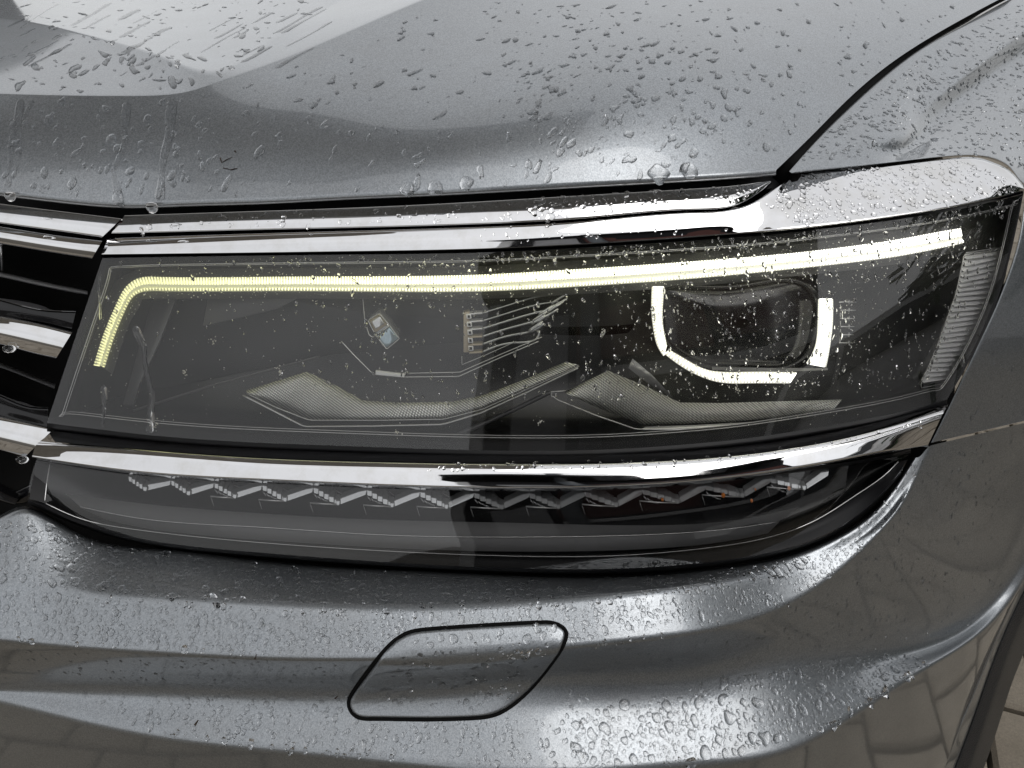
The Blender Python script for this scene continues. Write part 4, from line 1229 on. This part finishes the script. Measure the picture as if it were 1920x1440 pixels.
def rivulet(rain, tree, uv, w, h=.045, wander=1.6):
    """a trickle of water following the panel, width w in metres"""
    a = np.asarray(uv, float); t = np.r_[0, np.cumsum(np.hypot(*np.diff(a, axis=0).T))]
    n = max(8, int(t[-1]/5)); q = np.linspace(0, t[-1], n)
    c = np.stack([np.interp(q, t, a[:, 0]), np.interp(q, t, a[:, 1])], 1)
    ph = RNG.uniform(0, 6, 3)
    c[:, 0] += wander*(np.sin(q/31+ph[0]) + .6*np.sin(q/14+ph[1]))
    P, N = [], []
    for u, v in c:
        hq = hit(tree, u, v)
        if hq is None: continue
        P.append(np.array(hq[0])); N.append(np.array(hq[1]))
    if len(P) < 4: return
    P = np.array(P); N = np.array(N); T = np.gradient(P, axis=0); T /= np.linalg.norm(T, axis=1)[:, None]
    S = np.cross(N, T)
    ww = w*(1 + .22*np.sin(np.arange(len(P))*.17+ph[2]) + .12*np.sin(np.arange(len(P))*.41)); ww[0] *= .3; ww[-1] *= .5
    b0 = rain.n; k = 7
    for j in range(k):
        s_ = -1 + 2*j/(k-1)
        rain.V.append(P + S*(ww*s_)[:, None] + N*((1-s_*s_)*h*ww - .00003)[:, None])
    L_ = len(P)
    for j in range(k-1):
        for i in range(L_-1): rain.F.append((b0+j*L_+i, b0+j*L_+i+1, b0+(j+1)*L_+i+1, b0+(j+1)*L_+i))
    for i in range(L_-1): rain.F.append((b0+i, b0+(k-1)*L_+i, b0+(k-1)*L_+i+1, b0+i+1))
    rain.n += k*L_

HT, FT, CT = bvh(hood), bvh(fend), bvh(cover)
def obj_named(nm): return bpy.data.objects[nm]
WT = bvh(obj_named('headlight_top_chrome')); UT = bvh(obj_named('bonnet_edge_chrome')); MT = bvh(obj_named('headlight_lower_chrome'))
down = (0, -.25, -1)
# bonnet
rn = Rain()
front_l = [(-60, 190), (250, 190), (400, 175), (420, 365), (240, 375), (-60, 355)]
scatter(rn, HT, front_l, 190, .0006, .0030, 2.6, (1.1, 2.2), down, (.24, .36), .18)
front_m = [(420, 170), (800, 20), (1250, 10), (1440, 320), (1000, 345), (420, 372)]
scatter(rn, HT, front_m, 330, .0005, .0030, 3.2, (1.3, 2.4), (.25, 1, 0), (.22, .36), .26, patch=.8)
front_r = [(900, 0), (1820, 0), (1460, 290), (1000, 300)]
scatter(rn, HT, front_r, 480, .0006, .0030, 2.8, (1.4, 2.8), (.35, 1, 0), (.24, .38), .24, patch=.6)
top_l = [(-60, 0), (620, 0), (420, 140), (300, 172), (-60, 170)]
scatter(rn, HT, top_l, 260, .0008, .0032, 2.2, (2, 4.5), (-.35, 1, 0), (.16, .28), .24, patch=.8)
for uv, w in (([(238, 190), (232, 270), (214, 320), (222, 366)], .0020), ([(322, 186), (316, 260), (303, 330), (298, 378)], .0024), ([(38, 186), (22, 270), (16, 352)], .0018), ([(62, 186), (40, 240), (30, 330)], .0012)):
    rivulet(rn, HT, uv, w*1.4)
for k in range(26):
    x0 = RNG.uniform(-40, 560); y0 = RNG.uniform(4, 90); L0 = RNG.uniform(30, 110)
    rivulet(rn, HT, [(x0, y0 + L0*.5), (x0 + L0*.9, y0)], RNG.uniform(.0014, .0036), .045, 1.5)
rn.build('raindrops', 'scattered raindrops and rivulets on the grey bonnet', 'raindrops')
# wing
rn = Rain()
wing_top = [(1500, 300), (1560, 240), (1740, 100), (1940, -10), (1940, 340), (1880, 300), (1780, 290)]
scatter(rn, FT, wing_top, 900, .0006, .0022, 1.9, (1.3, 2.2), (.75, .6, -.15), (.24, .38), .16)
wing_low = [(1920, 380), (1960, 380), (1960, 780), (1770, 820), (1850, 640)]
scatter(rn, FT, wing_low, 130, .0005, .0014, 2, (1, 2.4), None, (.3, .45), .2)
rn.build('raindrops', 'dense raindrops beaded on the grey wing above the headlight tip', 'raindrops')
# chrome
rn = Rain()
scatter(rn, WT, [(1430, 380), (1490, 330), (1800, 298), (1910, 345), (1900, 362), (1500, 425)], 420, .0006, .0026, 2.0, (.9, 1.5), None, (.3, .5), .2)
scatter(rn, UT, [(1000, 370), (1430, 345), (1400, 375), (1000, 412)], 150, .0008, .0034, 2.2, (.8, 1.4), None, (.25, .4), .25)
scatter(rn, UT, [(230, 408), (1000, 372), (1000, 412), (215, 436)], 90, .0006, .0022, 2.4, (.8, 1.4), None, (.2, .3), .25)
scatter(rn, WT, [(900, 430), (1420, 385), (1420, 432), (900, 462)], 70, .0004, .0012, 2, (1, 1.6), None, (.4, .6), .2)
scatter(rn, MT, [(800, 868), (1300, 860), (1600, 820), (1740, 785), (1740, 800), (1300, 880), (800, 885)], 120, .0004, .0014, 2, (1, 1.5), None, (.4, .6), .2)
rn.build('raindrops', 'clear raindrops beaded on the chrome around the headlight', 'raindrops')
# headlight glass
rn = Rain()
def wr(u, v): return min(1, max(.10, (u-250)/1300))
scatter(rn, LTREE, [(195, 490), (900, 478), (1400, 448), (1900, 372), (1800, 700), (1500, 740), (700, 760), (200, 640)], 1000, .0004, .0013, 2.0, (1.1, 2.6), (.15, -.4, -1), (.2, .38), .22, weight=wr)
scatter(rn, LTREE, [(200, 487), (900, 478), (1900, 366), (1890, 400), (1400, 466), (900, 500), (200, 505)], 220, .0005, .0015, 1.8, (1, 1.7), (.15, -.4, -1), (.25, .4), .25, weight=wr)
for uv, w in (([(252, 612), (268, 650), (274, 690), (286, 740), (282, 790), (279, 812)], .0022), ([(193, 722), (196, 760), (192, 806)], .0020), ([(190, 510), (186, 545), (188, 600)], .0010)):
    rivulet(rn, LTREE, uv, w, .05, .8)
rn.build('raindrops', 'fine raindrops running down the clear headlight glass', 'raindrops')
# bumper
rn = Rain()
shelf = [(90, 985), (200, 1020), (500, 1062), (800, 1080), (1060, 1090), (1400, 1066), (1520, 1040), (1500, 1070), (1060, 1120), (800, 1136), (400, 1126), (90, 1100)]
scatter(rn, BT, shelf, 1500, .0006, .0034, 2.5, (.9, 1.5), (1, -.6, -.3), (.38, .55), .2)
band = [(85, 1112), (500, 1140), (800, 1146), (1060, 1128), (1500, 1075), (1460, 1130), (1060, 1208), (500, 1228), (85, 1205)]
scatter(rn, BT, band, 1050, .0006, .0023, 2.1, (1, 1.8), None, (.34, .5), .18, patch=.4)
scatter(rn, BT, [(-60, 985), (45, 962), (85, 1000), (85, 1100), (-60, 1090)], 130, .0007, .0026, 2.2, (1, 1.6), None, (.3, .45), .25)
scatter(rn, BT, [(-60, 1110), (85, 1112), (85, 1205), (-60, 1195)], 70, .0007, .0022, 2, (1, 2), None, (.3, .45), .2)
low_l = [(150, 1300), (640, 1300), (1100, 1290), (1100, 1440), (640, 1420), (300, 1380)]
scatter(rn, BT, low_l, 430, .0006, .0022, 2.1, (1, 1.8), None, (.34, .5), .18, patch=.4, weight=lambda u, v: 0 if 655 < u < 1060 and v < 1352 else 1)
low_r = [(1080, 1340), (1300, 1290), (1560, 1235), (1760, 1225), (1700, 1275), (1560, 1365), (1300, 1432), (1080, 1438)]
scatter(rn, BT, low_r, 760, .0007, .0046, 2.0, (.85, 1.5), None, (.26, .4), .2)
side = [(1090, 1215), (1560, 1100), (1720, 870), (1930, 800), (1930, 1050), (1800, 1190), (1560, 1230), (1090, 1290)]
scatter(rn, BT, side, 620, .0004, .0013, 2, (1, 2.6), None, (.3, .5), .2)
strip = [(1500, 1055), (1600, 1000), (1670, 930), (1715, 870), (1730, 880), (1660, 985), (1560, 1080), (1480, 1120)]
scatter(rn, BT, strip, 170, .0006, .0020, 2, (.9, 1.6), None, (.3, .45), .2)
mid = [(0, 1215), (640, 1240), (640, 1290), (0, 1285)]
scatter(rn, BT, mid, 130, .0005, .0013, 2, (1, 2.4), None, (.3, .45), .2)
scatter(rn, CT, [(690, 1330), (775, 1195), (1040, 1175), (1045, 1200), (950, 1330)], 190, .0006, .0032, 2.2, (.9, 1.4), None, (.25, .4), .2)
rn.build('raindrops', 'raindrops beaded all over the grey bumper and tow cover', 'raindrops')

# single large drops along the edges
SD = unit_drop(20)
def big(tree, u, v, r, hgt, label, stretch=1.0, hang=0.0):
    rn = Rain()
    hq = hit(tree, u, v)
    rn.drop(np.array(hq[0]) + np.array([0, -.001*bool(hang), -hang]), hq[1], r, stretch, None, hgt, .10, 22)
    me = bpy.data.meshes.new('water_drop'); me.from_pydata(np.concatenate(rn.V).tolist(), [], rn.F)
    o = obj('water_drop', me, 'water')
    return tag(o, label, 'water drop', 'large drops along the bonnet edge')
big(HT, 1235, 326, .0072, .35, 'large flat water drop on the bonnet edge, left of two close together')
big(HT, 1292, 320, .0064, .35, 'large flat water drop on the bonnet edge nearest the wing gap')
big(HT, 874, 344, .0050, .40, 'round water drop on the bonnet edge above the middle of the chrome')
big(HT, 816, 352, .0052, .30, 'flat water drop on the bonnet edge, middle of the row of three')
big(HT, 764, 355, .0050, .30, 'flat water drop on the bonnet edge, left of the row of three')
big(HT, 222, 372, .0042, .45, 'water drop at the end of a rivulet above the chrome joint', 1.3)
big(HT, 610, 235, .0034, .45, 'lone tear-shaped water drop on the front face of the bonnet', 1.4)
big(HT, 209, 262, .0036, .45, 'roundest water drop on the left of the bonnet front', 1.4)
def hanging(u, v, Y, r, label):
    p = at_y(u, v, Y)
    b = bmesh.new(); bmesh.ops.create_uvsphere(b, u_segments=20, v_segments=14, radius=r)
    for q in b.verts:
        q.co.z *= 1.15
        if q.co.z > 0: q.co.x *= 1 + .5*q.co.z/r; q.co.z *= .7
    bmesh.ops.translate(b, vec=tuple(p), verts=b.verts)
    o = obj('water_drop', b, 'water')
    tag(o, label, 'water drop', 'large drops along the bonnet edge')
hanging(19, 367, .505, .0032, 'clear drop hanging from the bonnet edge at the far left')
hanging(285, 388, .503, .0036, 'clear drop hanging from the bonnet edge right of the chrome joint')
def hanging_d(u, v, d, r, label):
    p = skin(np.array([u]), np.array([v]), np.array([d]))[0]
    b = bmesh.new(); bmesh.ops.create_uvsphere(b, u_segments=20, v_segments=14, radius=r)
    for q in b.verts: q.co.x *= 1.5; q.co.z *= .9
    bmesh.ops.translate(b, vec=tuple(p), verts=b.verts)
    tag(obj('water_drop', b, 'water'), label, 'water drop', 'drops hanging from the grille slats')
hanging_d(17, 654, .008, .0030, 'clear drop hanging under the middle grille slat')
hanging_d(42, 862, -.004, .0030, 'clear drop hanging under the lowest chrome slat end')

# dust and dried insect specks on the headlight glass, thickest over the light guide
def specks():
    V, F = [], []
    def add(u, v, r):
        hq = hit(LTREE, u, v)
        if hq is None: return
        p = np.array(hq[0])+np.array(hq[1])*.0002; nrm = np.array(hq[1])
        x, y = frame_of(nrm)
        a0 = RNG.uniform(0, 6); k = 5; b0 = len(V)
        for j in range(k):
            a = a0 + 2*math.pi*j/k; q = r*RNG.uniform(.5, 1.3)
            V.append(tuple(p + x*math.cos(a)*q + y*math.sin(a)*q))
        V.append(tuple(p+nrm*r*.5))
        for j in range(k): F.append((b0+j, b0+(j+1) % k, b0+k))
    a, b2 = resample_pair(GT, GB, 400)
    for _ in range(1500):
        i = RNG.integers(0, 400); s = RNG.normal(.5, .65)
        q = a[i]*(1-s)+b2[i]*s
        add(q[0]+RNG.normal(0, 4), q[1], RNG.uniform(.00015, .0005))
    for _ in range(260):
        add(RNG.uniform(1150, 1650), RNG.uniform(520, 780), RNG.uniform(.00015, .00045))
    for _ in range(420):
        add(RNG.uniform(150, 1750), RNG.uniform(500, 800), RNG.uniform(.00012, .00045))
    for u, v in ((400, 640), (525, 690), (292, 795), (745, 810), (1010, 790), (1130, 620), (345, 700), (1380, 730), (1370, 660)):
        for _ in range(12): add(u+RNG.normal(0, 9)*RNG.uniform(), v+RNG.normal(0, 6), RNG.uniform(.0002, .0008))
    me = bpy.data.meshes.new('dust'); me.from_pydata(V, [], F)
    tag(obj('dust', me, 'dust', smooth=False), 'pale dust and insect specks on the headlight glass', 'dust', kind='stuff')
specks()
def bits(tree, pts, name, label):
    V, F = [], []
    for (u0, v0), (u1, v1), w in pts:
        h0, h1 = hit(tree, u0, v0), hit(tree, u1, v1)
        p, q = np.array(h0[0]), np.array(h1[0]); nrm = np.array(h0[1]); d = q-p; L_ = np.linalg.norm(d); s = np.cross(nrm, d/L_)*w
        i = len(V); V += [tuple(p-s+nrm*.0002), tuple(p+s+nrm*.0002), tuple(q+s*.4+nrm*.0004), tuple(q-s*.4+nrm*.0004), tuple((p+q)/2+nrm*.0010)]
        F += [(i, i+1, i+4), (i+1, i+2, i+4), (i+2, i+3, i+4), (i+3, i, i+4)]
    me = bpy.data.meshes.new(name); me.from_pydata(V, [], F)
    tag(obj(name, me, 'dry_leaf_bit', smooth=False), label, 'dirt')
bits(HT, [((413, 296), (416, 306), .0005), ((416, 305), (436, 295), .00025), ((418, 315), (434, 319), .0003), ((432, 319), (446, 316), .0004), ((440, 283), (443, 286), .0006)], 'plant_bit', 'dark brown bits of plant stuck to the bonnet front')
bits(BT, [((478, 1236), (481, 1226), .0006), ((365, 1360), (372, 1350), .0008), ((628, 1310), (634, 1304), .0006)], 'dirt_speck', 'small dark dirt specks on the left of the bumper')
